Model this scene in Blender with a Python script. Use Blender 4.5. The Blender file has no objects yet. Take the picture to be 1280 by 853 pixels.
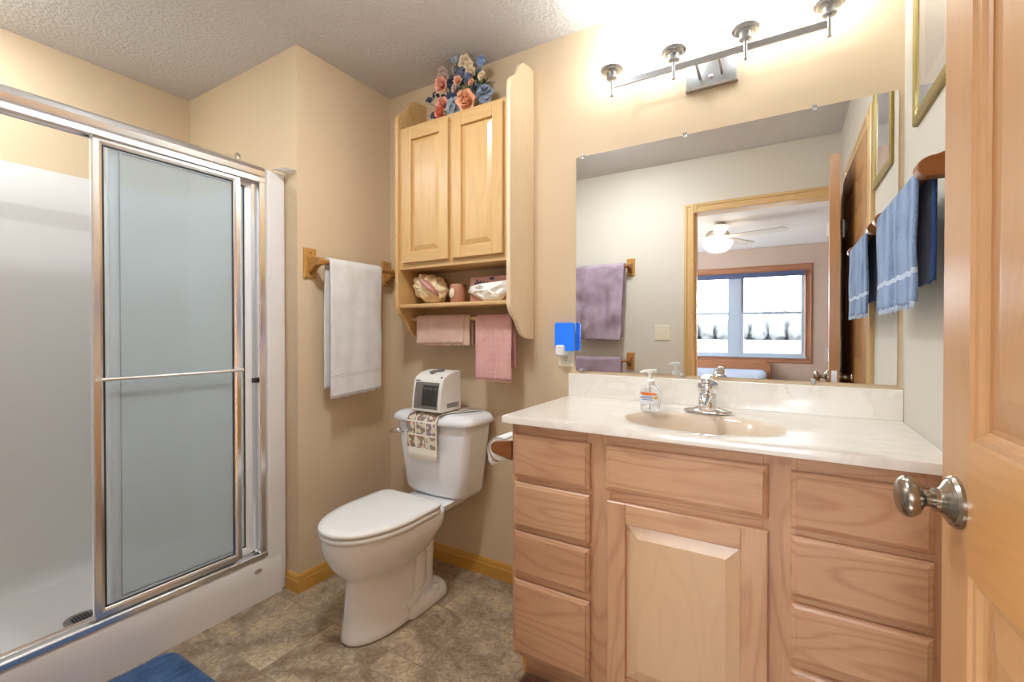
import bpy, bmesh, math, random
from mathutils import Vector, Matrix, noise as mnoise
random.seed(7)
PI = math.pi
C = bpy.context.scene.collection
scene = bpy.context.scene

# ------------------------------------------------------------------ camera, world, lights, exposure
cam_d = bpy.data.cameras.new('camera')
cam_d.sensor_width = 36.0
cam_d.lens = 568.98 * 36.0 / 1280.0
cam_d.shift_x = 6.2 / 1280.0
cam_d.shift_y = -6.65 / 1280.0
cam_d.clip_start = 0.02
cam = bpy.data.objects.new('camera', cam_d)
C.objects.link(cam)
cam.location = (0.0, -1.8126, 1.1664)
cam.rotation_euler = (math.radians(90 - 0.503), 0, math.radians(31.212))
scene.camera = cam

LAMP_SHADE = 5.6        # emission of each glass shade over the mirror
FAN_GLOBE = 6.0
SKY = 10.0
SHOWER_FILL = 46.0  # emission of the fill dome added above the shower
ENTRY_FILL = 50.0  # emission of the larger fill dome added toward the doorway
world = bpy.data.worlds.new('world')
scene.world = world
world.use_nodes = True
bg = world.node_tree.nodes['Background']
bg.inputs[0].default_value = (0.86, 0.93, 1.0, 1)
bg.inputs[1].default_value = SKY
scene.view_settings.view_transform = 'Standard'
scene.view_settings.look = 'None'
scene.view_settings.gamma = 1.0
scene.view_settings.use_curve_mapping = False
scene.view_settings.exposure = 1.3


def area_light(name, loc, rot, size, size_y, power, col):
    d = bpy.data.lights.new(name, 'AREA')
    d.shape = 'RECTANGLE'
    d.size = size
    d.size_y = size_y
    d.energy = power
    d.color = col
    o = bpy.data.objects.new(name, d)
    C.objects.link(o)
    o.location = loc
    o.rotation_euler = rot
    return o


# ------------------------------------------------------------------ geometry constants (metres)
XR = 0.313      # right wall
XT = -1.848     # towel wall (faces +x)
YP = -0.562     # shower end wall (faces -y)
XA = -2.81      # shower long wall
YR = -1.79      # rear wall, bathroom side
YB = -1.91      # rear wall, bedroom side
H = 2.44
BY = -6.10      # bedroom window wall
BXL, BXR = -3.0, 1.5


def lin(c):
    c = c / 255.0
    return c / 12.92 if c <= 0.04045 else ((c + 0.055) / 1.055) ** 2.4


def rgb(r, g, b):
    return (lin(r), lin(g), lin(b), 1.0)


# ------------------------------------------------------------------ materials
MAT = {}


def newmat(name):
    m = bpy.data.materials.new(name)
    m.use_nodes = True
    MAT[name] = m
    nt = m.node_tree
    b = nt.nodes['Principled BSDF']
    return m, nt, b


def N(nt, kind, **kw):
    n = nt.nodes.new(kind)
    for k, v in kw.items():
        if k in n.inputs.keys():
            n.inputs[k].default_value = v
        else:
            setattr(n, k, v)
    return n


def plain(name, col, rough=0.5, metal=0.0, bump=0, bscale=200, emis=None, estr=0, trans=0, ior=1.45, sheen=0, coat=0, spec=None, vary=0):
    m, nt, b = newmat(name)
    b.inputs['Base Color'].default_value = col
    b.inputs['Roughness'].default_value = rough
    b.inputs['Metallic'].default_value = metal
    if emis:
        b.inputs['Emission Color'].default_value = emis
        b.inputs['Emission Strength'].default_value = estr
    if trans:
        b.inputs['Transmission Weight'].default_value = trans
        b.inputs['IOR'].default_value = ior
    if sheen:
        b.inputs['Sheen Weight'].default_value = sheen
    if coat:
        b.inputs['Coat Weight'].default_value = coat
    if spec is not None:
        b.inputs['Specular IOR Level'].default_value = spec
    if bump:
        tc = N(nt, 'ShaderNodeTexCoord')
        nz = N(nt, 'ShaderNodeTexNoise', Scale=bscale, Detail=3.0)
        nt.links.new(tc.outputs['Object'], nz.inputs['Vector'])
        bp = N(nt, 'ShaderNodeBump', Strength=bump, Distance=0.004)
        nt.links.new(nz.outputs['Fac'], bp.inputs['Height'])
        nt.links.new(bp.outputs['Normal'], b.inputs['Normal'])
    if vary:
        tc = N(nt, 'ShaderNodeTexCoord')
        nz = N(nt, 'ShaderNodeTexNoise', Scale=6.0, Detail=4.0)
        nt.links.new(tc.outputs['Object'], nz.inputs['Vector'])
        mr = N(nt, 'ShaderNodeMapRange')
        mr.inputs['To Min'].default_value = 1 - vary
        mr.inputs['To Max'].default_value = 1 + vary
        nt.links.new(nz.outputs['Fac'], mr.inputs['Value'])
        mx = N(nt, 'ShaderNodeVectorMath', operation='SCALE')
        mx.inputs[0].default_value = col[:3]
        nt.links.new(mr.outputs[0], mx.inputs['Scale'])
        nt.links.new(mx.outputs[0], b.inputs['Base Color'])
    return m


def wood(name, light, dark, axis='z', rough=0.35, contrast=0.5, scale=1.0, coat=0.25):
    """plain-sawn grain: contour lines of a noise field stretched along one axis"""
    m, nt, b = newmat(name)
    L = nt.links.new
    tc = N(nt, 'ShaderNodeTexCoord')
    oi = N(nt, 'ShaderNodeObjectInfo')
    mul = N(nt, 'ShaderNodeMath', operation='MULTIPLY')
    mul.inputs[1].default_value = 17.3
    L(oi.outputs['Random'], mul.inputs[0])
    add = N(nt, 'ShaderNodeVectorMath', operation='ADD')
    L(tc.outputs['Object'], add.inputs[0])
    L(mul.outputs[0], add.inputs[1])
    mp = N(nt, 'ShaderNodeMapping')
    s = [1.0, 1.0, 1.0]
    s['xyz'.index(axis)] = 0.16
    mp.inputs['Scale'].default_value = s
    L(add.outputs[0], mp.inputs['Vector'])
    n1 = N(nt, 'ShaderNodeTexNoise', Scale=5.5 * scale, Detail=2.0, Roughness=0.45)
    L(mp.outputs[0], n1.inputs['Vector'])
    mm = N(nt, 'ShaderNodeMath', operation='MULTIPLY')
    mm.inputs[1].default_value = 105.0
    L(n1.outputs['Fac'], mm.inputs[0])
    sn = N(nt, 'ShaderNodeMath', operation='SINE')
    L(mm.outputs[0], sn.inputs[0])
    mr = N(nt, 'ShaderNodeMapRange')
    mr.inputs['From Min'].default_value = -1.0
    mr.inputs['From Max'].default_value = 1.0
    L(sn.outputs[0], mr.inputs['Value'])
    pw = N(nt, 'ShaderNodeMath', operation='POWER')
    pw.inputs[1].default_value = 4.0
    L(mr.outputs[0], pw.inputs[0])
    mp2 = N(nt, 'ShaderNodeMapping')
    s2 = [1.0, 1.0, 1.0]
    s2['xyz'.index(axis)] = 0.03
    mp2.inputs['Scale'].default_value = s2
    L(add.outputs[0], mp2.inputs['Vector'])
    n2 = N(nt, 'ShaderNodeTexNoise', Scale=260.0, Detail=3.0)
    L(mp2.outputs[0], n2.inputs['Vector'])
    n3 = N(nt, 'ShaderNodeTexNoise', Scale=3.0, Detail=2.0)
    L(mp.outputs[0], n3.inputs['Vector'])
    a1 = N(nt, 'ShaderNodeMath', operation='MULTIPLY_ADD')
    a1.inputs[1].default_value = 0.40 * contrast
    L(pw.outputs[0], a1.inputs[0])
    a2 = N(nt, 'ShaderNodeMath', operation='MULTIPLY_ADD')
    a2.inputs[1].default_value = 0.6 * contrast
    a2.inputs[2].default_value = -0.25 * contrast
    L(n2.outputs['Fac'], a2.inputs[0])
    L(a2.outputs[0], a1.inputs[2])
    a3 = N(nt, 'ShaderNodeMath', operation='MULTIPLY_ADD')
    a3.inputs[1].default_value = 0.9
    a3.inputs[2].default_value = -0.22
    L(n3.outputs['Fac'], a3.inputs[0])
    a4 = N(nt, 'ShaderNodeMath', operation='ADD', use_clamp=True)
    L(a1.outputs[0], a4.inputs[0])
    L(a3.outputs[0], a4.inputs[1])
    mx = N(nt, 'ShaderNodeMix', data_type='RGBA')
    mx.inputs['A'].default_value = light
    mx.inputs['B'].default_value = dark
    L(a4.outputs[0], mx.inputs['Factor'])
    L(mx.outputs['Result'], b.inputs['Base Color'])
    b.inputs['Roughness'].default_value = rough
    b.inputs['Coat Weight'].default_value = coat
    b.inputs['Coat Roughness'].default_value = 0.25
    bp = N(nt, 'ShaderNodeBump', Strength=0.12, Distance=0.001)
    L(n2.outputs['Fac'], bp.inputs['Height'])
    L(bp.outputs['Normal'], b.inputs['Normal'])
    return m


def terry(name, col, col2=None, scale=900.0, bump=0.9, rough=0.95):
    m, nt, b = newmat(name)
    L = nt.links.new
    tc = N(nt, 'ShaderNodeTexCoord')
    nz = N(nt, 'ShaderNodeTexNoise', Scale=scale, Detail=2.0)
    L(tc.outputs['Object'], nz.inputs['Vector'])
    n2 = N(nt, 'ShaderNodeTexNoise', Scale=14.0, Detail=3.0)
    L(tc.outputs['Object'], n2.inputs['Vector'])
    ad = N(nt, 'ShaderNodeMath', operation='MULTIPLY_ADD')
    ad.inputs[1].default_value = 0.5
    L(n2.outputs['Fac'], ad.inputs[0])
    hf = N(nt, 'ShaderNodeMath', operation='MULTIPLY')
    hf.inputs[1].default_value = 0.5
    L(nz.outputs['Fac'], hf.inputs[0])
    L(hf.outputs[0], ad.inputs[2])
    mx = N(nt, 'ShaderNodeMix', data_type='RGBA')
    mx.inputs['A'].default_value = col2 or tuple(c * 0.72 for c in col[:3]) + (1,)
    mx.inputs['B'].default_value = col
    mr = N(nt, 'ShaderNodeMapRange')
    mr.inputs['From Min'].default_value = 0.36
    mr.inputs['From Max'].default_value = 0.60
    L(ad.outputs[0], mr.inputs['Value'])
    L(mr.outputs[0], mx.inputs['Factor'])
    L(mx.outputs['Result'], b.inputs['Base Color'])
    b.inputs['Roughness'].default_value = rough
    b.inputs['Specular IOR Level'].default_value = 0.15
    b.inputs['Sheen Weight'].default_value = 0.25
    bp = N(nt, 'ShaderNodeBump', Strength=bump, Distance=0.002)
    L(nz.outputs['Fac'], bp.inputs['Height'])
    L(bp.outputs['Normal'], b.inputs['Normal'])
    return m, nt, b, mx


def paint(name, col, bscale=260.0, strength=0.12):
    return plain(name, col, rough=0.6, bump=strength, bscale=bscale, spec=0.3)


M_wall = paint('wall_paint', rgb(217, 193, 160))
M_wall_rear = paint('rear_wall_paint', rgb(217, 210, 196))
M_bedwall = paint('bedroom_paint', rgb(172, 150, 136))

# textured ceiling
m, nt, b = newmat('ceiling_texture')
b.inputs['Base Color'].default_value = rgb(212, 207, 203)
b.inputs['Roughness'].default_value = 0.9
b.inputs['Specular IOR Level'].default_value = 0.1
tc = N(nt, 'ShaderNodeTexCoord')
nz = N(nt, 'ShaderNodeTexNoise', Scale=62.0, Detail=2.5, Roughness=0.55)
nt.links.new(tc.outputs['Object'], nz.inputs['Vector'])
mr = N(nt, 'ShaderNodeMapRange')
mr.inputs['From Min'].default_value = 0.42
mr.inputs['From Max'].default_value = 0.6
nt.links.new(nz.outputs['Fac'], mr.inputs['Value'])
bp = N(nt, 'ShaderNodeBump', Strength=0.55, Distance=0.005)
nt.links.new(mr.outputs[0], bp.inputs['Height'])
nt.links.new(bp.outputs['Normal'], b.inputs['Normal'])
M_ceil = m

# vinyl floor with stone look tiles
m, nt, b = newmat('stone_vinyl')
L = nt.links.new
tc = N(nt, 'ShaderNodeTexCoord')
br = N(nt, 'ShaderNodeTexBrick', Scale=1.0)
br.offset = 0.5
br.inputs['Brick Width'].default_value = 0.305
br.inputs['Row Height'].default_value = 0.305
br.inputs['Mortar Size'].default_value = 0.0022
br.inputs['Mortar Smooth'].default_value = 0.3
br.inputs['Color1'].default_value = (0.0, 0.0, 0.0, 1)
br.inputs['Color2'].default_value = (1, 1, 1, 1)
br.inputs['Mortar'].default_value = (0.5, 0.5, 0.5, 1)
mpf = N(nt, 'ShaderNodeMapping')
mpf.inputs['Location'].default_value = (0.13, 0.08, 0)
L(tc.outputs['Object'], mpf.inputs['Vector'])
L(mpf.outputs[0], br.inputs['Vector'])
sc = N(nt, 'ShaderNodeVectorMath', operation='SCALE')
sc.inputs['Scale'].default_value = 3.7
L(br.outputs['Color'], sc.inputs[0])
av = N(nt, 'ShaderNodeVectorMath', operation='ADD')
L(tc.outputs['Object'], av.inputs[0])
L(sc.outputs[0], av.inputs[1])
n1 = N(nt, 'ShaderNodeTexNoise', Scale=5.5, Detail=7.0, Roughness=0.62, Distortion=0.9)
L(av.outputs[0], n1.inputs['Vector'])
n2 = N(nt, 'ShaderNodeTexNoise', Scale=26.0, Detail=6.0, Roughness=0.7, Distortion=2.2)
L(av.outputs[0], n2.inputs['Vector'])
cr = N(nt, 'ShaderNodeValToRGB')
e = cr.color_ramp.elements
e[0].position = 0.28
e[0].color = rgb(144, 120, 98)
e[1].position = 0.72
e[1].color = rgb(228, 212, 184)
for p, c in ((0.40, rgb(160, 138, 114)), (0.5, rgb(184, 167, 144)), (0.60, rgb(204, 184, 150))):
    x = e.new(p)
    x.color = c
L(n1.outputs['Fac'], cr.inputs['Fac'])
cr2 = N(nt, 'ShaderNodeValToRGB')
e = cr2.color_ramp.elements
e[0].position = 0.36
e[0].color = rgb(172, 156, 142)
e[1].position = 0.60
e[1].color = (1, 1, 1, 1)
L(n2.outputs['Fac'], cr2.inputs['Fac'])
mx = N(nt, 'ShaderNodeMix', data_type='RGBA', blend_type='MULTIPLY')
mx.inputs['Factor'].default_value = 0.75
L(cr.outputs[0], mx.inputs['A'])
L(cr2.outputs[0], mx.inputs['B'])
mx2 = N(nt, 'ShaderNodeMix', data_type='RGBA')
mx2.inputs['B'].default_value = rgb(128, 112, 94)
fm = N(nt, 'ShaderNodeMath', operation='MULTIPLY')
fm.inputs[1].default_value = 0.6
L(br.outputs['Fac'], fm.inputs[0])
L(fm.outputs[0], mx2.inputs['Factor'])
L(mx.outputs['Result'], mx2.inputs['A'])
L(mx2.outputs['Result'], b.inputs['Base Color'])
b.inputs['Roughness'].default_value = 0.42
bp = N(nt, 'ShaderNodeBump', Strength=0.35, Distance=0.002)
L(n2.outputs['Fac'], bp.inputs['Height'])
L(bp.outputs['Normal'], b.inputs['Normal'])
M_floor = m

MAPLE_L, MAPLE_D = rgb(214, 170, 132), rgb(166, 112, 78)
M_mapz = wood('maple_vertical', MAPLE_L, MAPLE_D, 'z', contrast=0.7)
M_mapx = wood('maple_horizontal', MAPLE_L, MAPLE_D, 'x', contrast=0.7)
M_mapanel = wood('maple_panel', rgb(218, 182, 144), rgb(196, 153, 113), 'z', contrast=0.35)
M_side = wood('maple_side', rgb(226, 176, 104), rgb(200, 142, 72), 'z')
OAK_L, OAK_D = rgb(220, 180, 122), rgb(190, 144, 86)
M_oakz = wood('honey_vertical', OAK_L, OAK_D, 'z', contrast=0.55)
M_oakx = wood('honey_horizontal', OAK_L, OAK_D, 'x', contrast=0.55)
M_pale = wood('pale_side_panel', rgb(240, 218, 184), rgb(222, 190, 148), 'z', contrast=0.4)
M_doorz = wood('door_wood_vertical', rgb(198, 150, 102), rgb(170, 120, 76), 'z', contrast=0.3, scale=1.4)
M_doory = wood('door_wood_horizontal', rgb(204, 150, 90), rgb(176, 122, 66), 'y', contrast=0.35, scale=1.2)
M_trimz = wood('casing_vertical', rgb(224, 188, 130), rgb(196, 152, 92), 'z', contrast=0.4)
M_trimx = wood('casing_horizontal', rgb(224, 188, 130), rgb(196, 152, 92), 'x', contrast=0.4)
M_trimy = wood('casing_depth', rgb(224, 188, 130), rgb(196, 152, 92), 'y', contrast=0.4)
M_basex = wood('baseboard_wood_x', rgb(214, 162, 74), rgb(184, 126, 44), 'x')
M_basey = wood('baseboard_wood_y', rgb(214, 162, 74), rgb(184, 126, 44), 'y')
M_barwood = wood('towel_bar_wood', rgb(190, 136, 66), rgb(140, 86, 34), 'y', contrast=0.7)
M_barplate = wood('towel_plate_wood', rgb(200, 150, 78), rgb(158, 106, 46), 'z', contrast=0.6)
M_cherry = wood('bracket_wood', rgb(158, 98, 50), rgb(116, 64, 28), 'x', contrast=0.5)
M_winwood = wood('bedroom_trim_wood', rgb(156, 104, 74), rgb(128, 80, 54), 'x')
M_bedwood = wood('bed_wood', rgb(160, 106, 70), rgb(120, 74, 46), 'x')
M_hall = plain('bedroom_carpet', rgb(150, 136, 120), 0.95, bump=0.5, bscale=400)

M_fiber = plain('white_fiberglass', rgb(228, 224, 220), 0.16, spec=0.5)
M_porc = plain('white_porcelain', rgb(244, 244, 246), 0.08, coat=0.5)
M_seat = plain('white_seat_plastic', rgb(244, 243, 240), 0.25)
M_chrome = plain('chrome', (0.83, 0.84, 0.86, 1), 0.07, 1.0)
M_alum = plain('polished_aluminium', (0.93, 0.93, 0.94, 1), 0.2, 1.0)
M_nickel = plain('brushed_nickel', (0.50, 0.50, 0.50, 1), 0.3, 1.0)
M_knob = plain('antique_nickel', (0.36, 0.32, 0.27, 1), 0.26, 1.0)
M_steel = plain('steel_grate', (0.42, 0.40, 0.38, 1), 0.4, 1.0)
M_black = plain('black_gasket', rgb(28, 28, 30), 0.5)
M_frost = plain('frosted_glass', rgb(232, 240, 243), 0.16, trans=0.74, ior=1.08)
M_mirror = plain('mirror_glass', (0.90, 0.91, 0.91, 1), 0.0, 1.0)
M_clearp = plain('clear_plastic', rgb(246, 246, 246), 0.08, trans=0.75, ior=1.2)
M_white = plain('white_plastic', rgb(240, 238, 234), 0.35)
M_ivory = plain('ivory_plastic', rgb(232, 224, 200), 0.35)
M_slot = plain('dark_slot', rgb(60, 52, 44), 0.6)
M_shade = plain('lit_shade_glass', rgb(255, 252, 246), 0.4, emis=(0.83, 0.925, 1.0, 1), estr=LAMP_SHADE)
M_globe = plain('lit_globe_glass', rgb(255, 250, 240), 0.4, emis=(1.0, 0.88, 0.7, 1), estr=FAN_GLOBE)
M_heater = plain('heater_plastic', rgb(238, 234, 226), 0.4)
M_grille = plain('heater_grille', rgb(122, 116, 110), 0.5)
M_grdark = plain('heater_grille_dark', rgb(66, 62, 58), 0.5)
M_blue = plain('blue_night_light_plastic', rgb(30, 110, 230), 0.35, emis=(0.02, 0.16, 0.75, 1), estr=0.22)
M_gilt = plain('gilt_frame', rgb(158, 138, 76), 0.38, 0.45, bump=0.2, bscale=90)
M_giltd = plain('dark_gilt_edge', rgb(120, 104, 62), 0.45, 0.3)
M_mat = plain('mat_board', rgb(232, 234, 236), 0.7)
M_print = plain('pale_print', rgb(206, 206, 214), 0.7, vary=0.2)
M_pglass = plain('picture_glass', rgb(250, 250, 250), 0.02, trans=1.0, ior=1.45)
M_paper = plain('toilet_paper', rgb(246, 242, 236), 0.9, bump=0.2, bscale=150)
M_tissue = plain('tissue', rgb(248, 244, 236), 0.9, sheen=0.2)
M_pinkbox = plain('pink_tissue_box', rgb(184, 128, 112), 0.6)
M_candle = plain('pink_candle_jar', rgb(186, 128, 100), 0.4, vary=0.25)
M_cameo = plain('cream_cameo', rgb(238, 218, 190), 0.5)
M_shell = plain('shell_cream', rgb(232, 206, 162), 0.55, bump=0.6, bscale=60, vary=0.2)
M_shellp = plain('shell_pink', rgb(196, 138, 128), 0.35, vary=0.15)
M_label = plain('label_white', rgb(236, 238, 244), 0.4)
M_orange = plain('label_orange', rgb(232, 120, 40), 0.4)
M_lblue = plain('label_blue', rgb(84, 100, 160), 0.4)
M_gold = plain('label_gold', rgb(216, 180, 80), 0.4)
M_soap = plain('clear_soap', rgb(240, 242, 244), 0.04, trans=0.92, ior=1.33)
M_blind = plain('blue_blind', rgb(60, 70, 100), 0.6)
M_vinyl = plain('window_vinyl', rgb(150, 160, 172), 0.45)
M_fanw = plain('fan_white', rgb(190, 180, 168), 0.4)
M_fanb = plain('fan_bronze', rgb(190, 172, 154), 0.4)
M_bedding = plain('grey_blue_bedding', rgb(78, 86, 102), 0.9, bump=0.6, bscale=30)
M_snow = plain('pale_field', (0.050, 0.047, 0.040, 1), 0.9, vary=0.1)
M_tree = plain('hazy_tree', (0.10, 0.104, 0.104, 1), 0.95, vary=0.15)  # haze is put into this lightened base colour
M_caulk = plain('brown_caulk', rgb(150, 128, 104), 0.7)

# cultured marble
m, nt, b = newmat('cultured_marble')
tc = N(nt, 'ShaderNodeTexCoord')
mp = N(nt, 'ShaderNodeMapping')
mp.inputs['Scale'].default_value = (1.0, 2.6, 1.4)
mp.inputs['Rotation'].default_value = (0, 0, 0.35)
nz = N(nt, 'ShaderNodeTexNoise', Scale=3.4, Detail=6.0, Roughness=0.6, Distortion=2.6)
nt.links.new(tc.outputs['Object'], mp.inputs['Vector'])
nt.links.new(mp.outputs[0], nz.inputs['Vector'])
cr = N(nt, 'ShaderNodeValToRGB')
e = cr.color_ramp.elements
e[0].position = 0.40
e[0].color = rgb(240, 233, 223)
e[1].position = 0.62
e[1].color = rgb(244, 238, 228)
x = e.new(0.5)
x.color = rgb(237, 228, 216)
x = e.new(0.53)
x.color = rgb(243, 236, 226)
nt.links.new(nz.outputs['Fac'], cr.inputs['Fac'])
nt.links.new(cr.outputs[0], b.inputs['Base Color'])
b.inputs['Roughness'].default_value = 0.14
b.inputs['Coat Weight'].default_value = 0.3
M_marble = m

M_wtowel, *_ = terry('white_terry', rgb(244, 241, 237), rgb(230, 226, 221))
M_purple, *_ = terry('mauve_terry', rgb(184, 164, 178), rgb(156, 134, 150), scale=260, bump=1.0)
M_pinkcloth, *_ = terry('pink_terry', rgb(230, 196, 176), rgb(214, 174, 154), scale=700)
M_bluerug, nt, b, mx = terry('blue_pile', rgb(72, 112, 158), rgb(34, 66, 112), scale=330, bump=1.0)
M_brownrug, *_ = terry('brown_braid', rgb(140, 96, 84), rgb(84, 48, 46), scale=240, bump=1.0)

# blue towel: faded front with pale stripes across the width, dark back (stripes by UV)
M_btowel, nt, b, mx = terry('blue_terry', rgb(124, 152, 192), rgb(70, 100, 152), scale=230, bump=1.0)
uv = N(nt, 'ShaderNodeUVMap')
sp = N(nt, 'ShaderNodeSeparateXYZ')
nt.links.new(uv.outputs[0], sp.inputs[0])
sm = N(nt, 'ShaderNodeMath', operation='MULTIPLY')
sm.inputs[1].default_value = 30.0
nt.links.new(sp.outputs['X'], sm.inputs[0])
ss = N(nt, 'ShaderNodeMath', operation='SINE')
nt.links.new(sm.outputs[0], ss.inputs[0])
sr = N(nt, 'ShaderNodeMapRange')
sr.inputs['From Min'].default_value = -1
sr.inputs['From Max'].default_value = 1
sr.inputs['To Min'].default_value = 0.0
sr.inputs['To Max'].default_value = 0.55
nt.links.new(ss.outputs[0], sr.inputs['Value'])
m2 = N(nt, 'ShaderNodeMix', data_type='RGBA')
m2.inputs['B'].default_value = rgb(160, 184, 214)
nt.links.new(sr.outputs[0], m2.inputs['Factor'])
nt.links.new(mx.outputs['Result'], m2.inputs['A'])
# pale band near the hem (v between .055 and .085) 
g1 = N(nt, 'ShaderNodeMath', operation='COMPARE')
g1.inputs[1].default_value = 0.125
g1.inputs[2].default_value = 0.011
nt.links.new(sp.outputs['Y'], g1.inputs[0])
m3 = N(nt, 'ShaderNodeMix', data_type='RGBA')
m3.inputs['B'].default_value = rgb(196, 210, 228)
nt.links.new(g1.outputs[0], m3.inputs['Factor'])
nt.links.new(m2.outputs['Result'], m3.inputs['A'])
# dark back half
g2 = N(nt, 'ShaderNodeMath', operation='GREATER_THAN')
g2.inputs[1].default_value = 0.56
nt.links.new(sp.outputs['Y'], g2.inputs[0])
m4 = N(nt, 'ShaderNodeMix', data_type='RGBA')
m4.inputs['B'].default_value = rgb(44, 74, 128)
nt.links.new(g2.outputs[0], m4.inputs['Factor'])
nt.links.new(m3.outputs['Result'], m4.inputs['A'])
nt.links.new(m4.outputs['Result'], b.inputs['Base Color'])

# pink plaid fringed towel
M_plaid, nt, b, mx = terry('pink_plaid', rgb(228, 176, 170), rgb(212, 156, 150), scale=700, bump=0.5)
uv = N(nt, 'ShaderNodeUVMap')
sp = N(nt, 'ShaderNodeSeparateXYZ')
nt.links.new(uv.outputs[0], sp.inputs[0])


def stripe(nt, src, freq, width):
    mu = N(nt, 'ShaderNodeMath', operation='MULTIPLY')
    mu.inputs[1].default_value = freq
    nt.links.new(src, mu.inputs[0])
    fr = N(nt, 'ShaderNodeMath', operation='FRACT')
    nt.links.new(mu.outputs[0], fr.inputs[0])
    lt = N(nt, 'ShaderNodeMath', operation='LESS_THAN')
    lt.inputs[1].default_value = width
    nt.links.new(fr.outputs[0], lt.inputs[0])
    return lt.outputs[0]


s1 = stripe(nt, sp.outputs['X'], 7.0, 0.13)
s2 = stripe(nt, sp.outputs['Y'], 17.0, 0.13)
mxx = N(nt, 'ShaderNodeMath', operation='MAXIMUM')
nt.links.new(s1, mxx.inputs[0])
nt.links.new(s2, mxx.inputs[1])
sf = N(nt, 'ShaderNodeMath', operation='MULTIPLY')
sf.inputs[1].default_value = 0.28
nt.links.new(mxx.outputs[0], sf.inputs[0])
m2 = N(nt, 'ShaderNodeMix', data_type='RGBA')
m2.inputs['B'].default_value = rgb(238, 200, 190)
nt.links.new(sf.outputs[0], m2.inputs['Factor'])
nt.links.new(mx.outputs['Result'], m2.inputs['A'])
nt.links.new(m2.outputs['Result'], b.inputs['Base Color'])

# printed runner on the tank: squares with coloured motifs, UV in cells
m, nt, b = newmat('printed_runner')
L = nt.links.new
uv = N(nt, 'ShaderNodeUVMap')
sp = N(nt, 'ShaderNodeSeparateXYZ')
L(uv.outputs[0], sp.inputs[0])
sx = stripe(nt, sp.outputs['X'], 3.0, 0.12)
sy = stripe(nt, sp.outputs['Y'], 6.0, 0.12)
line = N(nt, 'ShaderNodeMath', operation='MAXIMUM')
L(sx, line.inputs[0])
L(sy, line.inputs[1])
hem = N(nt, 'ShaderNodeMath', operation='LESS_THAN')
hem.inputs[1].default_value = 1.0 / 6.0
L(sp.outputs['Y'], hem.inputs[0])
line2 = N(nt, 'ShaderNodeMath', operation='MAXIMUM')
L(line.outputs[0], line2.inputs[0])
L(hem.outputs[0], line2.inputs[1])
sc = N(nt, 'ShaderNodeVectorMath', operation='MULTIPLY')
sc.inputs[1].default_value = (3.0, 6.0, 1.0)
L(uv.outputs[0], sc.inputs[0])
nz = N(nt, 'ShaderNodeTexNoise', Scale=2.3, Detail=0.8, Distortion=0.3)
L(sc.outputs[0], nz.inputs['Vector'])
gt = N(nt, 'ShaderNodeMath', operation='GREATER_THAN')
gt.inputs[1].default_value = 0.47
L(nz.outputs['Fac'], gt.inputs[0])
fl = N(nt, 'ShaderNodeVectorMath', operation='FLOOR')
L(sc.outputs[0], fl.inputs[0])
wn = N(nt, 'ShaderNodeTexWhiteNoise')
wn.noise_dimensions = '2D'
L(fl.outputs[0], wn.inputs['Vector'])
n5 = N(nt, 'ShaderNodeTexNoise', Scale=5.0, Detail=0.0)
L(sc.outputs[0], n5.inputs['Vector'])
ad = N(nt, 'ShaderNodeMath', operation='MULTIPLY_ADD')
ad.inputs[1].default_value = 0.9
L(n5.outputs['Fac'], ad.inputs[0])
wm = N(nt, 'ShaderNodeMath', operation='MULTIPLY_ADD')
wm.inputs[1].default_value = 0.6
wm.inputs[2].default_value = -0.25
L(wn.outputs['Value'], wm.inputs[0])
L(wm.outputs[0], ad.inputs[2])
cr = N(nt, 'ShaderNodeValToRGB')
cr.color_ramp.interpolation = 'CONSTANT'
e = cr.color_ramp.elements
e[0].position = 0.0
e[0].color = rgb(112, 128, 98)
e[1].position = 0.8
e[1].color = rgb(142, 154, 184)
for p, c in ((0.30, rgb(190, 112, 84)), (0.42, rgb(150, 158, 168)), (0.52, rgb(124, 136, 106)), (0.62, rgb(200, 138, 96)), (0.7, rgb(176, 116, 116))):
    x = e.new(p)
    x.color = c
L(ad.outputs[0], cr.inputs['Fac'])
ma = N(nt, 'ShaderNodeMix', data_type='RGBA')
ma.inputs['A'].default_value = rgb(226, 214, 190)
L(gt.outputs[0], ma.inputs['Factor'])
L(cr.outputs[0], ma.inputs['B'])
mb = N(nt, 'ShaderNodeMix', data_type='RGBA')
mb.inputs['B'].default_value = rgb(242, 236, 220)
L(line2.outputs[0], mb.inputs['Factor'])
L(ma.outputs['Result'], mb.inputs['A'])
L(mb.outputs['Result'], b.inputs['Base Color'])
b.inputs['Roughness'].default_value = 0.9
M_runner = m

PETAL = {
    'peach': plain('petal_peach', rgb(244, 188, 150), 0.7),
    'pink': plain('petal_pink', rgb(242, 178, 156), 0.7),
    'coral': plain('petal_coral', rgb(232, 142, 112), 0.7),
    'cream': plain('petal_cream', rgb(246, 226, 196), 0.7),
    'pale': plain('petal_pale', rgb(220, 196, 184), 0.7),
    'blueH': plain('petal_grey_blue', rgb(132, 142, 160), 0.7),
    'blueB': plain('petal_bright_blue', rgb(136, 158, 196), 0.7),
    'grey': plain('petal_light_grey', rgb(150, 158, 170), 0.7),
    'slate': plain('petal_slate', rgb(104, 110, 132), 0.7),
    'navy': plain('petal_navy', rgb(58, 64, 86), 0.7),
    'leaf': plain('leaf_green', rgb(70, 104, 64), 0.6),
}


# ------------------------------------------------------------------ mesh helpers
WL = {}      # world location of every object (before a root is turned)


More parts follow.
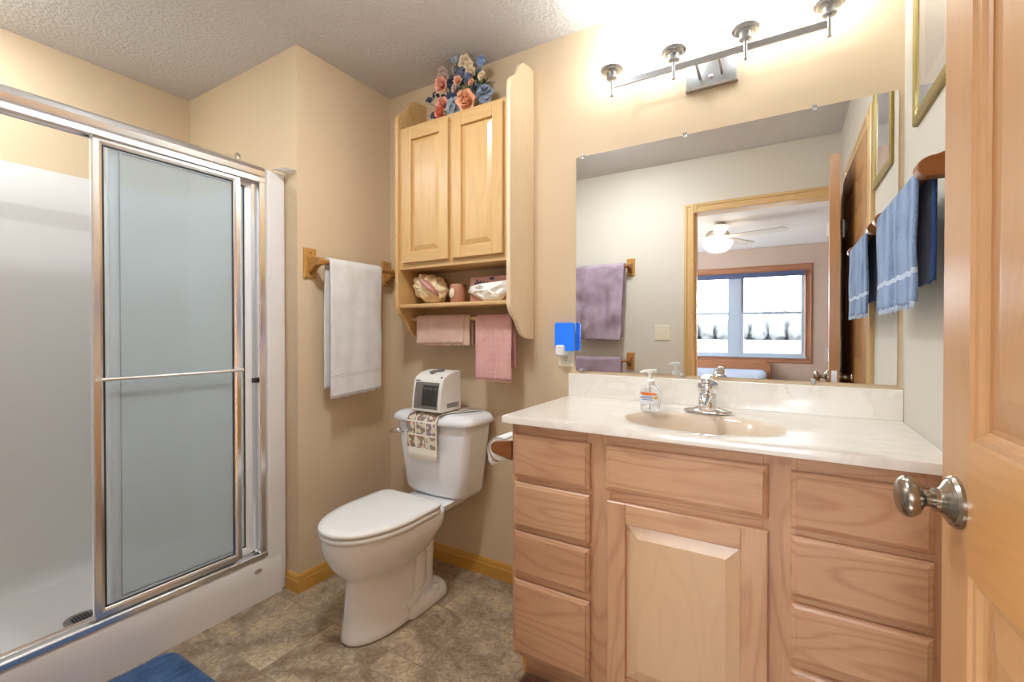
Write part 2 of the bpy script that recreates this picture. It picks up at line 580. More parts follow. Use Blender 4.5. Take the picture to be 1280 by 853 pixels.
def box(bm, x0, x1, y0, y1, z0, z1, mi=0):
    vs = [bm.verts.new((x, y, z)) for x in (x0, x1) for y in (y0, y1) for z in (z0, z1)]
    for f in ((0, 1, 3, 2), (4, 6, 7, 5), (0, 4, 5, 1), (2, 3, 7, 6), (0, 2, 6, 4), (1, 5, 7, 3)):
        bm.faces.new([vs[i] for i in f]).material_index = mi


def frame_of(d):
    d = Vector(d).normalized()
    a = Vector((0, 0, 1)) if abs(d.z) < 0.9 else Vector((1, 0, 0))
    u = d.cross(a).normalized()
    return u, d.cross(u).normalized(), d


def tube(bm, pts, rads, n=20, caps=True, mi=0, sx=1.0, up=None):
    """sweep a circle (sx squashes it) through points"""
    pts = [Vector(p) for p in pts]
    if not hasattr(rads, '__len__'):
        rads = [rads] * len(pts)
    rings = []
    pu = None
    if len(rads) < len(pts):
        rads = list(rads) + [rads[-1]] * (len(pts) - len(rads))
    for i, p in enumerate(pts):
        a = pts[max(0, i - 1)]
        c = pts[min(len(pts) - 1, i + 1)]
        d = (c - a).normalized()
        if pu is None:
            if up is not None:
                u = Vector(up)
                u = (u - d * u.dot(d)).normalized()
            else:
                u = frame_of(d)[0]
        else:
            u = (pu - d * pu.dot(d)).normalized()
        pu = u
        v = d.cross(u)
        rings.append([bm.verts.new(p + (u * math.cos(t) + v * math.sin(t) * sx) * rads[i]) for t in [2 * PI * k / n for k in range(n)]])
    for a, c in zip(rings, rings[1:]):
        for k in range(n):
            bm.faces.new((a[k], a[(k + 1) % n], c[(k + 1) % n], c[k])).material_index = mi
    if caps:
        bm.faces.new(rings[0]).material_index = mi
        bm.faces.new(rings[-1]).material_index = mi


def lathe(bm, prof, origin, axis=(0, 0, 1), n=32, mi=0, caps=True):
    """prof: (radius, distance along axis)"""
    u, v, d = frame_of(axis)
    o = Vector(origin)
    rings = []
    for r, h in prof:
        if r < 1e-6:
            rings.append([bm.verts.new(o + d * h)])
        else:
            rings.append([bm.verts.new(o + d * h + (u * math.cos(t) + v * math.sin(t)) * r) for t in [2 * PI * k / n for k in range(n)]])
    for a, c in zip(rings, rings[1:]):
        if len(a) == 1 and len(c) == 1:
            continue
        for k in range(n):
            k2 = (k + 1) % n
            if len(a) == 1:
                f = (a[0], c[k2], c[k])
            elif len(c) == 1:
                f = (a[k], a[k2], c[0])
            else:
                f = (a[k], a[k2], c[k2], c[k])
            bm.faces.new(f).material_index = mi
    if caps:
        for r in (rings[0], rings[-1]):
            if len(r) > 2:
                bm.faces.new(r).material_index = mi


def prism(bm, poly, M, w0, w1, mi=0):
    """polygon in (u,v) extruded in w, M maps (u,v,w) to space"""
    a = [bm.verts.new(M(u, v, w0)) for u, v in poly]
    c = [bm.verts.new(M(u, v, w1)) for u, v in poly]
    n = len(poly)
    for k in range(n):
        bm.faces.new((a[k], a[(k + 1) % n], c[(k + 1) % n], c[k])).material_index = mi
    bm.faces.new(a).material_index = mi
    bm.faces.new(c).material_index = mi


def rings4(bm, u0, u1, v0, v1, prof, M, cap0=True, cap1=True, mi=0):
    """rectangular loops; prof = (inset, w)"""
    loops = []
    for ins, w in prof:
        loops.append([bm.verts.new(M(u, v, w)) for u, v in ((u0 + ins, v0 + ins), (u1 - ins, v0 + ins), (u1 - ins, v1 - ins), (u0 + ins, v1 - ins))])
    for a, c in zip(loops, loops[1:]):
        for k in range(4):
            bm.faces.new((a[k], a[(k + 1) % 4], c[(k + 1) % 4], c[k])).material_index = mi
    if cap0:
        bm.faces.new(loops[0]).material_index = mi
    if cap1:
        bm.faces.new(loops[-1]).material_index = mi


def loft(bm, rings, cap0=True, cap1=True, mi=0, closed=True):
    vr = [[bm.verts.new(p) for p in r] for r in rings]
    n = len(vr[0])
    for a, c in zip(vr, vr[1:]):
        for k in range(n if closed else n - 1):
            bm.faces.new((a[k], a[(k + 1) % n], c[(k + 1) % n], c[k])).material_index = mi
    if cap0:
        bm.faces.new(vr[0]).material_index = mi
    if cap1:
        bm.faces.new(vr[-1]).material_index = mi
    return vr


def rrect(x0, x1, y0, y1, r, z, k=6):
    pts = []
    for cx, cy, a0 in ((x1 - r, y1 - r, 0), (x0 + r, y1 - r, 90), (x0 + r, y0 + r, 180), (x1 - r, y0 + r, 270)):
        for i in range(k + 1):
            a = math.radians(a0 + 90.0 * i / k)
            pts.append((cx + r * math.cos(a), cy + r * math.sin(a), z))
    return pts


def obj(name, bm, mat, parent=None, smooth=False, bevel=0, seg=2, subsurf=0, recalc=True, auto=None, solid=0):
    if recalc:
        bmesh.ops.recalc_face_normals(bm, faces=bm.faces[:])
    if parent is not None:
        o0 = WL[parent]
    else:
        xs = [v.co for v in bm.verts]
        o0 = Vector(((min(p.x for p in xs) + max(p.x for p in xs)) / 2, (min(p.y for p in xs) + max(p.y for p in xs)) / 2, min(p.z for p in xs)))
    for v in bm.verts:
        v.co -= o0
    me = bpy.data.meshes.new(name)
    bm.to_mesh(me)
    bm.free()
    for mt in (mat if isinstance(mat, (list, tuple)) else [mat]):
        me.materials.append(mt)
    o = bpy.data.objects.new(name, me)
    C.objects.link(o)
    WL[o] = o0.copy()
    if parent is not None:
        o.parent = parent
    else:
        o.location = o0
    if smooth:
        for p in me.polygons:
            p.use_smooth = True
        if auto:
            try:
                me.set_sharp_from_angle(angle=math.radians(auto))
            except Exception:
                pass
    if solid:
        md = o.modifiers.new('solid', 'SOLIDIFY')
        md.thickness = solid
        md.offset = 0
    if bevel:
        md = o.modifiers.new('bevel', 'BEVEL')
        md.width = bevel
        md.segments = seg
        md.limit_method = 'ANGLE'
        md.angle_limit = math.radians(40)
    if subsurf:
        md = o.modifiers.new('sub', 'SUBSURF')
        md.levels = subsurf
        md.render_levels = subsurf
    return o


def thing(name, label, cat, loc, group=None):
    o = bpy.data.objects.new(name, None)
    o.empty_display_size = 0.05
    C.objects.link(o)
    o.location = loc
    WL[o] = Vector(loc)
    o['label'] = label
    o['category'] = cat
    if group:
        o['group'] = group
    return o


def tag(o, label, cat, group=None, kind=None):
    o['label'] = label
    o['category'] = cat
    if group:
        o['group'] = group
    if kind:
        o['kind'] = kind
    return o


def struct(name, bm, mat, label, cat, **kw):
    o = obj(name, bm, mat, **kw)
    o['kind'] = 'structure'
    o['label'] = label
    o['category'] = cat
    return o


def B():
    return bmesh.new()


# ------------------------------------------------------------------ the setting
bm = B()
box(bm, XA - 0.1, XR + 0.1, YR, 0.1, -0.05, 0.0)
struct('floor', bm, M_floor, 'mottled brown and cream stone-look vinyl floor under the toilet', 'floor')
bm = B()
box(bm, XA - 0.1, XR + 0.1, YB, 0.1, H, H + 0.08)
struct('ceiling', bm, M_ceil, 'textured off-white bathroom ceiling', 'ceiling')
bm = B()
box(bm, XT - 0.1, XR + 0.1, 0.0, 0.1, 0, H)
struct('wall_back', bm, M_wall, 'beige wall behind the toilet and the mirror', 'wall')
bm = B()
box(bm, XR, XR + 0.1, YR, 0.0, 0, H)
struct('wall_right', bm, M_wall_rear, 'pale wall with the blue towel and the gilt picture', 'wall')
bm = B()
box(bm, XA - 0.1, XT, YP, 0.0, 0, H)
struct('wall_left', bm, M_wall, 'beige wall block carrying the white towel, ending the shower', 'wall')
bm = B()
box(bm, XA - 0.1, XA, YR, YP, 0, H)
struct('wall_shower', bm, M_wall, 'beige wall above the long side of the shower', 'wall')
DL, DR, DT = -0.563, 0.262, 2.04      # doorway
bm = B()
box(bm, XA - 0.1, DL - 0.012, YB, YR, 0, H)
box(bm, DR + 0.012, XR + 0.1, YB, YR, 0, H)
box(bm, DL - 0.012, DR + 0.012, YB, YR, DT + 0.012, H)
struct('wall_rear', bm, [M_wall_rear], 'pale wall with the doorway, seen in the mirror', 'wall')
# bedroom
bm = B()
box(bm, BXL, BXR, BY - 0.1, YB, -0.05, -0.002)
struct('floor_bedroom', bm, M_hall, 'bedroom carpet beyond the doorway', 'floor')
bm = B()
box(bm, BXL - 0.1, BXR + 0.1, BY - 0.1, YB, H, H + 0.08)
struct('ceiling_bedroom', bm, M_ceil, 'white bedroom ceiling around the fan, seen in the mirror', 'ceiling')
WX = [(-1.50, -0.70), (-0.56, 0.27)]
WZ0, WZ1 = 0.80, 2.06
bm = B()
box(bm, BXL, WX[0][0], BY - 0.1, BY, 0, H)
box(bm, WX[1][1], BXR, BY - 0.1, BY, 0, H)
box(bm, WX[0][0], WX[1][1], BY - 0.1, BY, 0, WZ0)
box(bm, WX[0][0], WX[1][1], BY - 0.1, BY, WZ1, H)
struct('wall_bedroom_window', bm, M_bedwall, 'pinkish brown bedroom wall around the window', 'wall')
bm = B()  # the gap in this unseen wall is added to bring daylight in
box(bm, BXL - 0.1, BXL, BY - 0.1, YB, 0, 0.7)
box(bm, BXL - 0.1, BXL, BY - 0.1, YB, 2.15, H)
box(bm, BXL - 0.1, BXL, BY - 0.1, -5.3, 0.7, 2.15)
box(bm, BXL - 0.1, BXL, -3.0, YB, 0.7, 2.15)
struct('wall_bedroom_left', bm, M_bedwall, 'bedroom side wall with a wide unseen opening added for daylight', 'wall')
bm = B()
box(bm, BXR, BXR + 0.1, BY - 0.1, YB, 0, H)
struct('wall_bedroom_right', bm, M_bedwall, 'bedroom wall on the hinge side of the door', 'wall')
bm = B()
box(bm, BXL, XA - 0.1, YB, YB + 0.1, 0, H)
box(bm, XR + 0.1, BXR, YB, YB + 0.1, 0, H)
struct('wall_bedroom_near', bm, M_bedwall, 'bedroom wall beside the doorway', 'wall')


def baseboard(name, M, L0, L1, mat, label):
    bm = B()
    prof = [(0, 0), (0.013, 0), (0.013, 0.052), (0.010, 0.058), (0.010, 0.066), (0.006, 0.078), (0, 0.080)]
    prism(bm, prof, M, L0, L1)
    return struct(name, bm, mat, label, 'baseboard')


baseboard('baseboard_back', lambda u, v, w: (w, -u, v), XT + 0.013, -0.762, M_basex, 'golden wooden baseboard along the wall behind the toilet')
baseboard('baseboard_left', lambda u, v, w: (XT + u, w, v), YP, -0.0, M_basey, 'golden wooden baseboard under the white towel')
baseboard('baseboard_corner', lambda u, v, w: (w, YP - u, v), -1.927, XT + 0.013, M_basex, 'short golden baseboard stub between shower and wall corner')

# door casing on the bathroom side of the rear wall
bm = B()
def casing_box(bm, u0, u1, v0, v1, M, mi):
    rings4(bm, u0, u1, v0, v1, [(0, 0), (0, 0.014), (0.006, 0.018), (0.018, 0.018), (0.024, 0.012), (0.028, 0.012)], M, mi=mi)
Mr = lambda u, v, w: (u, YR + w, v)
casing_box(bm, DL - 0.067, DL, 0, DT + 0.066, Mr, 0)
casing_box(bm, DL, DR, DT, DT + 0.066, Mr, 1)
box(bm, DL - 0.012, DL, YB, YR, 0, DT + 0.012)
box(bm, DR, DR + 0.012, YB, YR, 0, DT + 0.012)
box(bm, DL, DR, YB, YR, DT, DT + 0.012, 1)
box(bm, DL, DL + 0.012, -1.87, -1.835, 0, DT)
struct('trim_1', bm, [M_trimz, M_trimx], 'pale wooden casing around the bathroom doorway, seen in the mirror', 'door casing')


# ------------------------------------------------------------------ doors
def panel_door(root, M, W, Hh, T, stile_m, rail_m, panel_m):
    """six panel door: u from 0 (latch) to W (hinge), v height, w thickness (0..T)"""
    st, mul = 0.084, 0.09
    rails = [(0, 0.20), (0.852, 1.018), (1.62, 1.71), (Hh - 0.11, Hh)]
    bm = B()
    def bx(u0, u1, v0, v1, mi):
        rings4(bm, u0, u1, v0, v1, [(0, 0), (0, T)], M, mi=mi)
    bx(0, st, 0, Hh, 0)
    bx(W - st, W, 0, Hh, 0)
    cm = W / 2
    for a, c in rails:
        bx(st, W - st, a, c, 1)
    spans = [(rails[i][1], rails[i + 1][0]) for i in range(3)]
    for a, c in spans:
        bx(cm - mul / 2, cm + mul / 2, a, c, 0)
    # moulded sticking around each opening on both faces
    for a, c in spans:
        for u0, u1 in ((st, cm - mul / 2), (cm + mul / 2, W - st)):
            for fw, s in ((0.0, 1), (T, -1)):
                rings4(bm, u0, u1, a, c, [(0, fw), (0.003, fw + s * 0.004), (0.010, fw + s * 0.005), (0.014, fw + s * 0.010), (0.018, fw + s * 0.0125), (0.018, T / 2), (0, T / 2)], M, cap0=False, cap1=False, mi=0)
    frame = obj('door_frame', bm, [stile_m, rail_m], root, recalc=True)
    for a, c in spans:
        for u0, u1 in ((st, cm - mul / 2), (cm + mul / 2, W - st)):
            bm = B()
            rings4(bm, u0, u1, a, c, [(0.012, 0.0145), (0.024, 0.0145), (0.064, 0.0045), (0.066, 0.0045)], M, cap0=False)
            rings4(bm, u0, u1, a, c, [(0.012, T - 0.0145), (0.024, T - 0.0145), (0.064, T - 0.0045), (0.066, T - 0.0045)], M, cap0=False)
            obj('door_panel', bm, panel_m, root)
    return frame


# open entry door: hinge at the rear wall, built along +y from the hinge then turned
HX, HY = 0.250, -1.770
W_D = 0.832
door = thing('door_1', 'open six-panel wooden door with a nickel knob at the right edge of the view', 'door', (HX, HY, 0.0))
door['kind'] = 'structure'
T = 0.042
Md = lambda u, v, w: (HX + w, HY + (W_D - u), v + 0.008)
panel_door(door, Md, W_D, 2.03, T, M_doorz, M_doory, M_doorz)
bm = B()
box(bm, HX + 0.010, HX + 0.032, HY + W_D - 0.001, HY + W_D + 0.0015, 0.905, 0.975)
obj('latch_plate', bm, M_nickel, door)
for side, x0, s in (('in', HX, -1), ('out', HX + T, 1)):
    kb = B()
    ky = HY + W_D - 0.050
    lathe(kb, [(0.034, -0.002), (0.034, 0.004), (0.031, 0.008), (0.029, 0.008), (0.026, 0.011), (0.019, 0.015), (0.0155, 0.019), (0.0155, 0.024), (0.013, 0.025)], (x0, ky, 0.940), (s, 0, 0))
    rose = obj('knob_rose', kb, M_knob, door, smooth=True, auto=35)
    kb = B()
    lathe(kb, [(0.0105, 0.022), (0.0105, 0.032), (0.013, 0.035), (0.0222, 0.040), (0.027, 0.047), (0.0275, 0.052), (0.0262, 0.056), (0.0245, 0.0572), (0.0235, 0.0590), (0.018, 0.0620), (0.009, 0.0640), (0, 0.0645)], (x0, ky, 0.940), (s, 0, 0), n=40)
    obj('knob', kb, M_knob, door, smooth=True, auto=50)
for hz in (0.22, 1.02, 1.82):
    bm = B()
    tube(bm, [(HX - 0.006, HY, hz - 0.045), (HX - 0.006, HY, hz + 0.045)], 0.006, n=12)
    box(bm, HX - 0.004, HX + 0.001, HY, HY + 0.03, hz - 0.044, hz + 0.044)
    obj('hinge', bm, M_nickel, door)
door.rotation_euler = (0, 0, math.atan2(0.055, 0.83))

# closet door on the right wall, only seen in the mirror
door2 = thing('door_2', 'closed wooden panel door on the right wall, seen in the mirror beside the picture', 'door', (XR, -1.42, 0))
door2['kind'] = 'structure'
Mc = lambda u, v, w: (XR - 0.004 - w * 0.35, -0.60 - u, v + 0.008)
panel_door(door2, Mc, 0.80, 2.0, 0.042, M_doorz, M_doory, M_doorz)
bm = B()
tube(bm, [(XR - 0.03, -1.405, 1.70), (XR - 0.03, -1.405, 1.80)], 0.007, n=12)
box(bm, XR - 0.028, XR - 0.015, -1.43, -1.38, 1.702, 1.798)
obj('hinge', bm, M_nickel, door2)
bm = B()
Mw = lambda u, v, w: (XR - w, -u, v)
casing_box(bm, 0.515, 0.592, 0, 2.085, Mw, 0)
casing_box(bm, 1.408, 1.485, 0, 2.085, Mw, 0)
casing_box(bm, 0.592, 1.408, 2.015, 2.085, Mw, 1)
struct('trim_2', bm, [M_trimz, M_trimy], 'pale wooden casing around the door on the right wall', 'door casing')

# ------------------------------------------------------------------ bedroom window, outdoors
win = thing('window_1', 'double bedroom window with grey frames seen through the doorway in the mirror', 'window', (-0.6, BY, WZ0))
win['kind'] = 'structure'
bm = B()
Mb = lambda u, v, w: (u, BY + w, v)
for (u0, u1, v0, v1, mi) in ((WX[0][0] - 0.09, WX[1][1] + 0.09, WZ1, WZ1 + 0.10, 0), (WX[0][0] - 0.09, WX[1][1] + 0.09, WZ0 - 0.10, WZ0 - 0.025, 0), (WX[0][0] - 0.09, WX[0][0], WZ0 - 0.025, WZ1, 0), (WX[1][1], WX[1][1] + 0.09, WZ0 - 0.025, WZ1, 0)):
    casing_box(bm, u0, u1, v0, v1, Mb, mi)
obj('window_casing', bm, M_winwood, win)
bm = B()
box(bm, WX[0][0] - 0.02, WX[1][1] + 0.02, BY - 0.03, BY + 0.045, WZ0 - 0.025, WZ0)
obj('window_sill', bm, M_vinyl, win)
bm = B()
box(bm, WX[0][1], WX[1][0], BY - 0.09, BY - 0.005, WZ0, WZ1)
obj('mullion', bm, M_vinyl, win)
bm = B()
box(bm, WX[0][0], WX[1][1], BY + 0.019, BY + 0.06, WZ1 - 0.075, WZ1 - 0.002)
obj('raised_blind', bm, M_blind, win)
for a, c in WX:
    for (z0, z1, yy) in ((WZ0, 1.47, BY - 0.04), (1.43, WZ1, BY - 0.075)):
        bm = B()
        rings4(bm, a, c, z0, z1, [(0, 0), (0, 0.03), (0.042, 0.03), (0.042, 0)], lambda u, v, w, yy=yy: (u, yy + w, v), cap0=False, cap1=False)
        sash = obj('sash', bm, M_vinyl, win)
bm = B()
box(bm, -120, 120, -400, BY - 0.6, -0.95, -0.9)
g = struct('ground', bm, M_snow, 'pale open field outside the bedroom window', 'field')
for k in range(24):
    bm = B()
    x = -34 + (k // 2) * 4.1 + (k % 2) * 2.05
    y = -132 - (k % 2) * 4.2
    hh = random.uniform(4.6, 6.4)
    if k == 15:
        hh = 7.0
    tube(bm, [(x, y, -0.95), (x, y, hh * 0.4)], 0.18, n=8)
    res = bmesh.ops.create_icosphere(bm, subdivisions=3, radius=1.0)
    for v in res['verts']:
        q = v.co.copy()
        f = 0.95 + 0.35 * mnoise.noise(q * 2.6 + Vector((k * 3.1, 0, 0)))
        v.co = Vector((x + q.x * 1.85 * f / max(0.4, math.sqrt(max(0, 1 - q.z * q.z))) ** 0.7, y + q.y * 1.5 * f, hh * 0.36 + q.z * hh * 0.62 * f))
    t = obj('tree', bm, M_tree, smooth=True)
    tag(t, 'hazy pale tree in the far row outside the bedroom window', 'tree', 'trees across the field')

# ceiling fan
FX, FY = -0.66, -4.05
fan = thing('ceiling_fan', 'white ceiling fan with a glowing bowl light, seen in the mirror', 'ceiling fan', (FX, FY, H))
bm = B()
lathe(bm, [(0.075, 0), (0.07, -0.02), (0.045, -0.06), (0.03, -0.075), (0.03, -0.09)], (FX, FY, H))
obj('canopy', bm, M_fanb, fan, smooth=True, auto=40)
bm = B()
lathe(bm, [(0.03, -0.08), (0.10, -0.10), (0.125, -0.12), (0.125, -0.165), (0.09, -0.185), (0.085, -0.205), (0.03, -0.21)], (FX, FY, H))
obj('motor_housing', bm, M_fanb, fan, smooth=True, auto=40)
bm = B()
lathe(bm, [(0.135, -0.215), (0.16, -0.222), (0.158, -0.25), (0.135, -0.295), (0.09, -0.33), (0.03, -0.345), (0.0, -0.346)], (FX, FY, H))
obj('light_bowl', bm, M_globe, fan, smooth=True)
bm = B()
lathe(bm, [(0.012, -0.34), (0.014, -0.352), (0.006, -0.366), (0, -0.368)], (FX, FY, H), n=12)
obj('finial', bm, M_fanb, fan, smooth=True)
for k in range(5):
    a = math.radians(8 + 72 * k)
    ca, sa = math.cos(a), math.sin(a)
    def Mf(u, v, w):
        z = H - 0.165 + w + v * 0.09
        return (FX + u * ca - v * sa, FY + u * sa + v * ca, z)
    bm = B()
    prism(bm, [(0.10, -0.02), (0.22, -0.045), (0.28, -0.062), (0.66, -0.07), (0.70, -0.05), (0.71, 0), (0.70, 0.05), (0.66, 0.07), (0.28, 0.062), (0.22, 0.045), (0.10, 0.02)], Mf, -0.004, 0.004)
    obj('blade', bm, M_fanw, fan)

# bed under the window
bed = thing('bed', 'low bed with brown wooden headboard and grey-blue bedding, seen in the mirror', 'bed', (-0.75, -5.2, 0))
bm = B()
prism(bm, [(-1.45, 0.0), (-1.45, 0.66), (-1.38, 0.72), (-0.22, 0.72), (-0.15, 0.66), (-0.15, 0)], lambda u, v, w: (u, w, v), BY + 0.05, BY + 0.09)
obj('headboard', bm, M_bedwood, bed, bevel=0.006)
bm = B()
box(bm, -1.42, -0.18, BY + 0.10, BY + 2.0, 0.12, 0.34)
obj('bed_frame', bm, M_bedwood, bed, bevel=0.01)
bm = B()
box(bm, -1.40, -0.20, BY + 0.11, BY + 2.02, 0.34, 0.60)
obj('duvet', bm, M_bedding, bed, bevel=0.08, seg=5)

# ------------------------------------------------------------------ shower
sh = thing('shower_stall', 'white one-piece fiberglass shower stall with low curb on the left', 'shower', ((XA - 1.93) / 2, (YP + YR) / 2, 0))
xo, xi = -1.93, -2.03
ZT = 1.878
bm = B()
# curb and end posts as one rounded bead frame around the opening
loft(bm, [[(xi, y, 0.02), (xi, y, 0.165), (xi + 0.012, y, 0.185), (xo - 0.03, y, 0.19), (xo - 0.010, y, 0.182), (xo, y, 0.165), (xo + 0.004, y, 0.10), (xo + 0.006, y, 0.0)] for y in (YR + 0.01, YP - 0.03)])
obj('curb', bm, M_fiber, sh, smooth=True, auto=50)
for y0, y1 in ((-0.652, YP - 0.002), (YR + 0.002, YR + 0.09)):
    bm = B()
    box(bm, xi, xo, y0, y1, 0.0, ZT)
    obj('end_post', bm, M_fiber, sh, bevel=0.012, seg=4)
bm = B()
# three walls with an inward step near the top; floor pan
y0, y1, xw = YR + 0.012, YP - 0.012, XA + 0.02
def wall_loop(z, ins, r):
    # open path: front-left -> back -> front-right, rounded corners, seen from above
    pts = []
    x = xw + ins
    a, c = y0 + ins, y1 - ins
    pts.append((xi + 0.02, a, z))
    for k in range(9):
        t = math.radians(270 - 90 * k / 8)
        pts.append((x + r + r * math.cos(t), a + r + r * math.sin(t), z))
    for k in range(9):
        t = math.radians(180 - 90 * k / 8)
        pts.append((x + r + r * math.cos(t), c - r + r * math.sin(t), z))
    pts.append((xi + 0.02, c, z))
    return pts
loft(bm, [wall_loop(z, i, r) for z, i, r in ((0.055, 0.085, 0.08), (0.060, 0.060, 0.075), (0.072, 0.040, 0.07), (0.095, 0.024, 0.07), (0.13, 0.014, 0.07), (0.2, 0.008, 0.07), (1.63, 0.0, 0.07), (1.645, 0.002, 0.07), (1.70, 0.016, 0.07), (1.715, 0.018, 0.07), (ZT, 0.016, 0.07), (ZT + 0.003, 0.0, 0.07), (ZT + 0.003, -0.009, 0.05))], cap0=False, cap1=False, closed=False)
obj('surround_wall', bm, M_fiber, sh, smooth=True, auto=60)
bm = B()
g0 = 14
vs = [[None] * (g0 + 1) for _ in range(g0 + 1)]
DXc, DYc = -2.33, -1.16
for i in range(g0 + 1):
    for j in range(g0 + 1):
        x = xw + (xi + 0.02 - xw) * i / g0
        y = y0 + (y1 - y0) * j / g0
        z = 0.045 + 0.018 * min(1, math.hypot(x - DXc, y - DYc) / 0.6)
        vs[i][j] = bm.verts.new((x, y, z))
for i in range(g0):
    for j in range(g0):
        bm.faces.new((vs[i][j], vs[i + 1][j], vs[i + 1][j + 1], vs[i][j + 1]))
obj('shower_floor', bm, M_fiber, sh, smooth=True)
bm = B()
lathe(bm, [(0.056, 0.0), (0.056, 0.006), (0.052, 0.008), (0.046, 0.007), (0.0, 0.007)], (DXc, DYc, 0.044), n=40)
drain = obj('drain_cover', bm, M_steel, sh, smooth=True, auto=30)
bm = B()
for i in range(-4, 5):
    for j in range(-4, 5):
        if i * i + j * j <= 15:
            box(bm, DXc + i * 0.0095 - 0.0028, DXc + i * 0.0095 + 0.0028, DYc + j * 0.0095 - 0.0035, DYc + j * 0.0095 + 0.0035, 0.0505, 0.0520)
obj('drain_holes', bm, M_black, drain)
bm = B()
lathe(bm, [(0.017, 0.0), (0.017, 0.002), (0.014, 0.0032), (0, 0.0034)], (xo + 0.003, -0.700, 0.135), (1, 0, 0), n=28)
for v in bm.verts:
    v.co.z = 0.135 + (v.co.z - 0.135) * 0.55
bd = obj('badge', bm, M_chrome, sh, smooth=True)
bd['label'] = 'small oval chrome badge'
# small plate on top of the end post
bm = B()
prism(bm, [(-1.935, YP - 0.002), (-1.855, YP - 0.002), (-1.875, YP - 0.045), (-1.925, YP - 0.07)], lambda u, v, w: (u, v, w), ZT + 0.002, ZT + 0.008)
obj('corner_clip', bm, M_clearp, sh)

# sliding door unit
en = thing('shower_door', 'chrome framed sliding shower door with frosted glass panels', 'shower door', (-1.965, -1.18, 0.19))
ye0, ye1 = YR + 0.092, -0.655
bm = B()
prism(bm, [(-1.990, 1.812), (-1.990, 1.872), (-1.975, 1.888), (-1.952, 1.890), (-1.936, 1.880), (-1.931, 1.862), (-1.934, 1.842), (-1.930, 1.832), (-1.930, 1.812), (-1.938, 1.812), (-1.938, 1.826), (-1.982, 1.826), (-1.982, 1.812)], lambda u, v, w: (u, w, v), ye0, ye1 - 0.002)
obj('header_rail', bm, M_alum, en, bevel=0.002)
bm = B()
prism(bm, [(-2.0, 0.184), (-1.928, 0.184), (-1.928, 0.200), (-1.934, 0.202), (-1.937, 0.192), (-1.957, 0.193), (-1.959, 0.204), (-1.965, 0.204), (-1.967, 0.192), (-1.990, 0.192), (-1.993, 0.200), (-2.0, 0.200)], lambda u, v, w: (u, w, v), ye0, ye1)
obj('sill_track', bm, M_alum, en)
for ya, yb, s in ((ye1 - 0.028, ye1, -1), (ye0, ye0 + 0.028, 1)):
    bm = B()
    box(bm, -1.996, -1.934, min(ya, yb), max(ya, yb), 0.20, 1.83)
    j = obj('wall_jamb', bm, M_alum, en, bevel=0.004)
bm = B()
box(bm, -1.972, -1.953, ye1 - 0.043, ye1 - 0.026, 0.945, 0.965)
obj('bumper', bm, M_black, en, bevel=0.002)


def slider(xc, ya, yb, z0, z1, bar):
    bm = B()
    rings4(bm, ya, yb, z0, z1, [(0, -0.009), (0, 0.006), (0.004, 0.010), (0.020, 0.010), (0.027, 0.007), (0.030, 0.004), (0.030, -0.009)], lambda u, v, w: (xc + w, u, v), cap0=False, cap1=False)
    p = obj('sliding_panel', bm, M_alum if bar else plain('satin_aluminium', (0.9, 0.91, 0.93, 1), 0.45, 0.35), en)
    bm = B()
    rings4(bm, ya, yb, z0, z1, [(0.030, -0.004), (0.030, 0.0045), (0.0335, 0.0045), (0.0335, -0.004)], lambda u, v, w: (xc + w, u, v), cap0=False, cap1=False)
    obj('gasket', bm, M_black, p)
    bm = B()
    rings4(bm, ya, yb, z0, z1, [(0.031, -0.0025), (0.031, 0.0025)], lambda u, v, w: (xc + w, u, v))
    obj('glass_pane', bm, M_frost, p)
    if bar:
        bm = B()
        zb = 1.008
        xb = xc + 0.042
        tube(bm, [(xb, ya + 0.012, zb), (xb, yb - 0.012, zb)], 0.0065, n=14)
        for yy in (ya + 0.014, yb - 0.014):
            tube(bm, [(xc + 0.008, yy, zb), (xb, yy, zb)], [0.009, 0.0065], n=14)
        obj('towel_bar', bm, M_alum, p, smooth=True, auto=40)
    return p


slider(-1.953, -1.238, -0.755, 0.206, 1.822, True)
slider(-1.982, -1.185, -0.694, 0.206, 1.822, False)

# shower arm on the end wall, its flange just above the header
bm = B()
lathe(bm, [(0.03, 0.0), (0.028, 0.006), (0.014, 0.012)], (-2.33, YP, 2.03), (0, -1, 0))
tube(bm, [(-2.33, YP, 2.03), (-2.33, YP - 0.05, 2.03), (-2.33, YP - 0.09, 2.005), (-2.33, YP - 0.13, 1.95)], 0.009, n=12)
lathe(bm, [(0.012, 0), (0.02, 0.02), (0.036, 0.05), (0.036, 0.06), (0, 0.061)], (-2.33, YP - 0.125, 1.957), (0, -0.6, -0.8))
o = obj('shower_arm_and_spray', bm, M_chrome, smooth=True, auto=40)
tag(o, 'chrome shower arm and head on the shower end wall above the door rail', 'shower head')

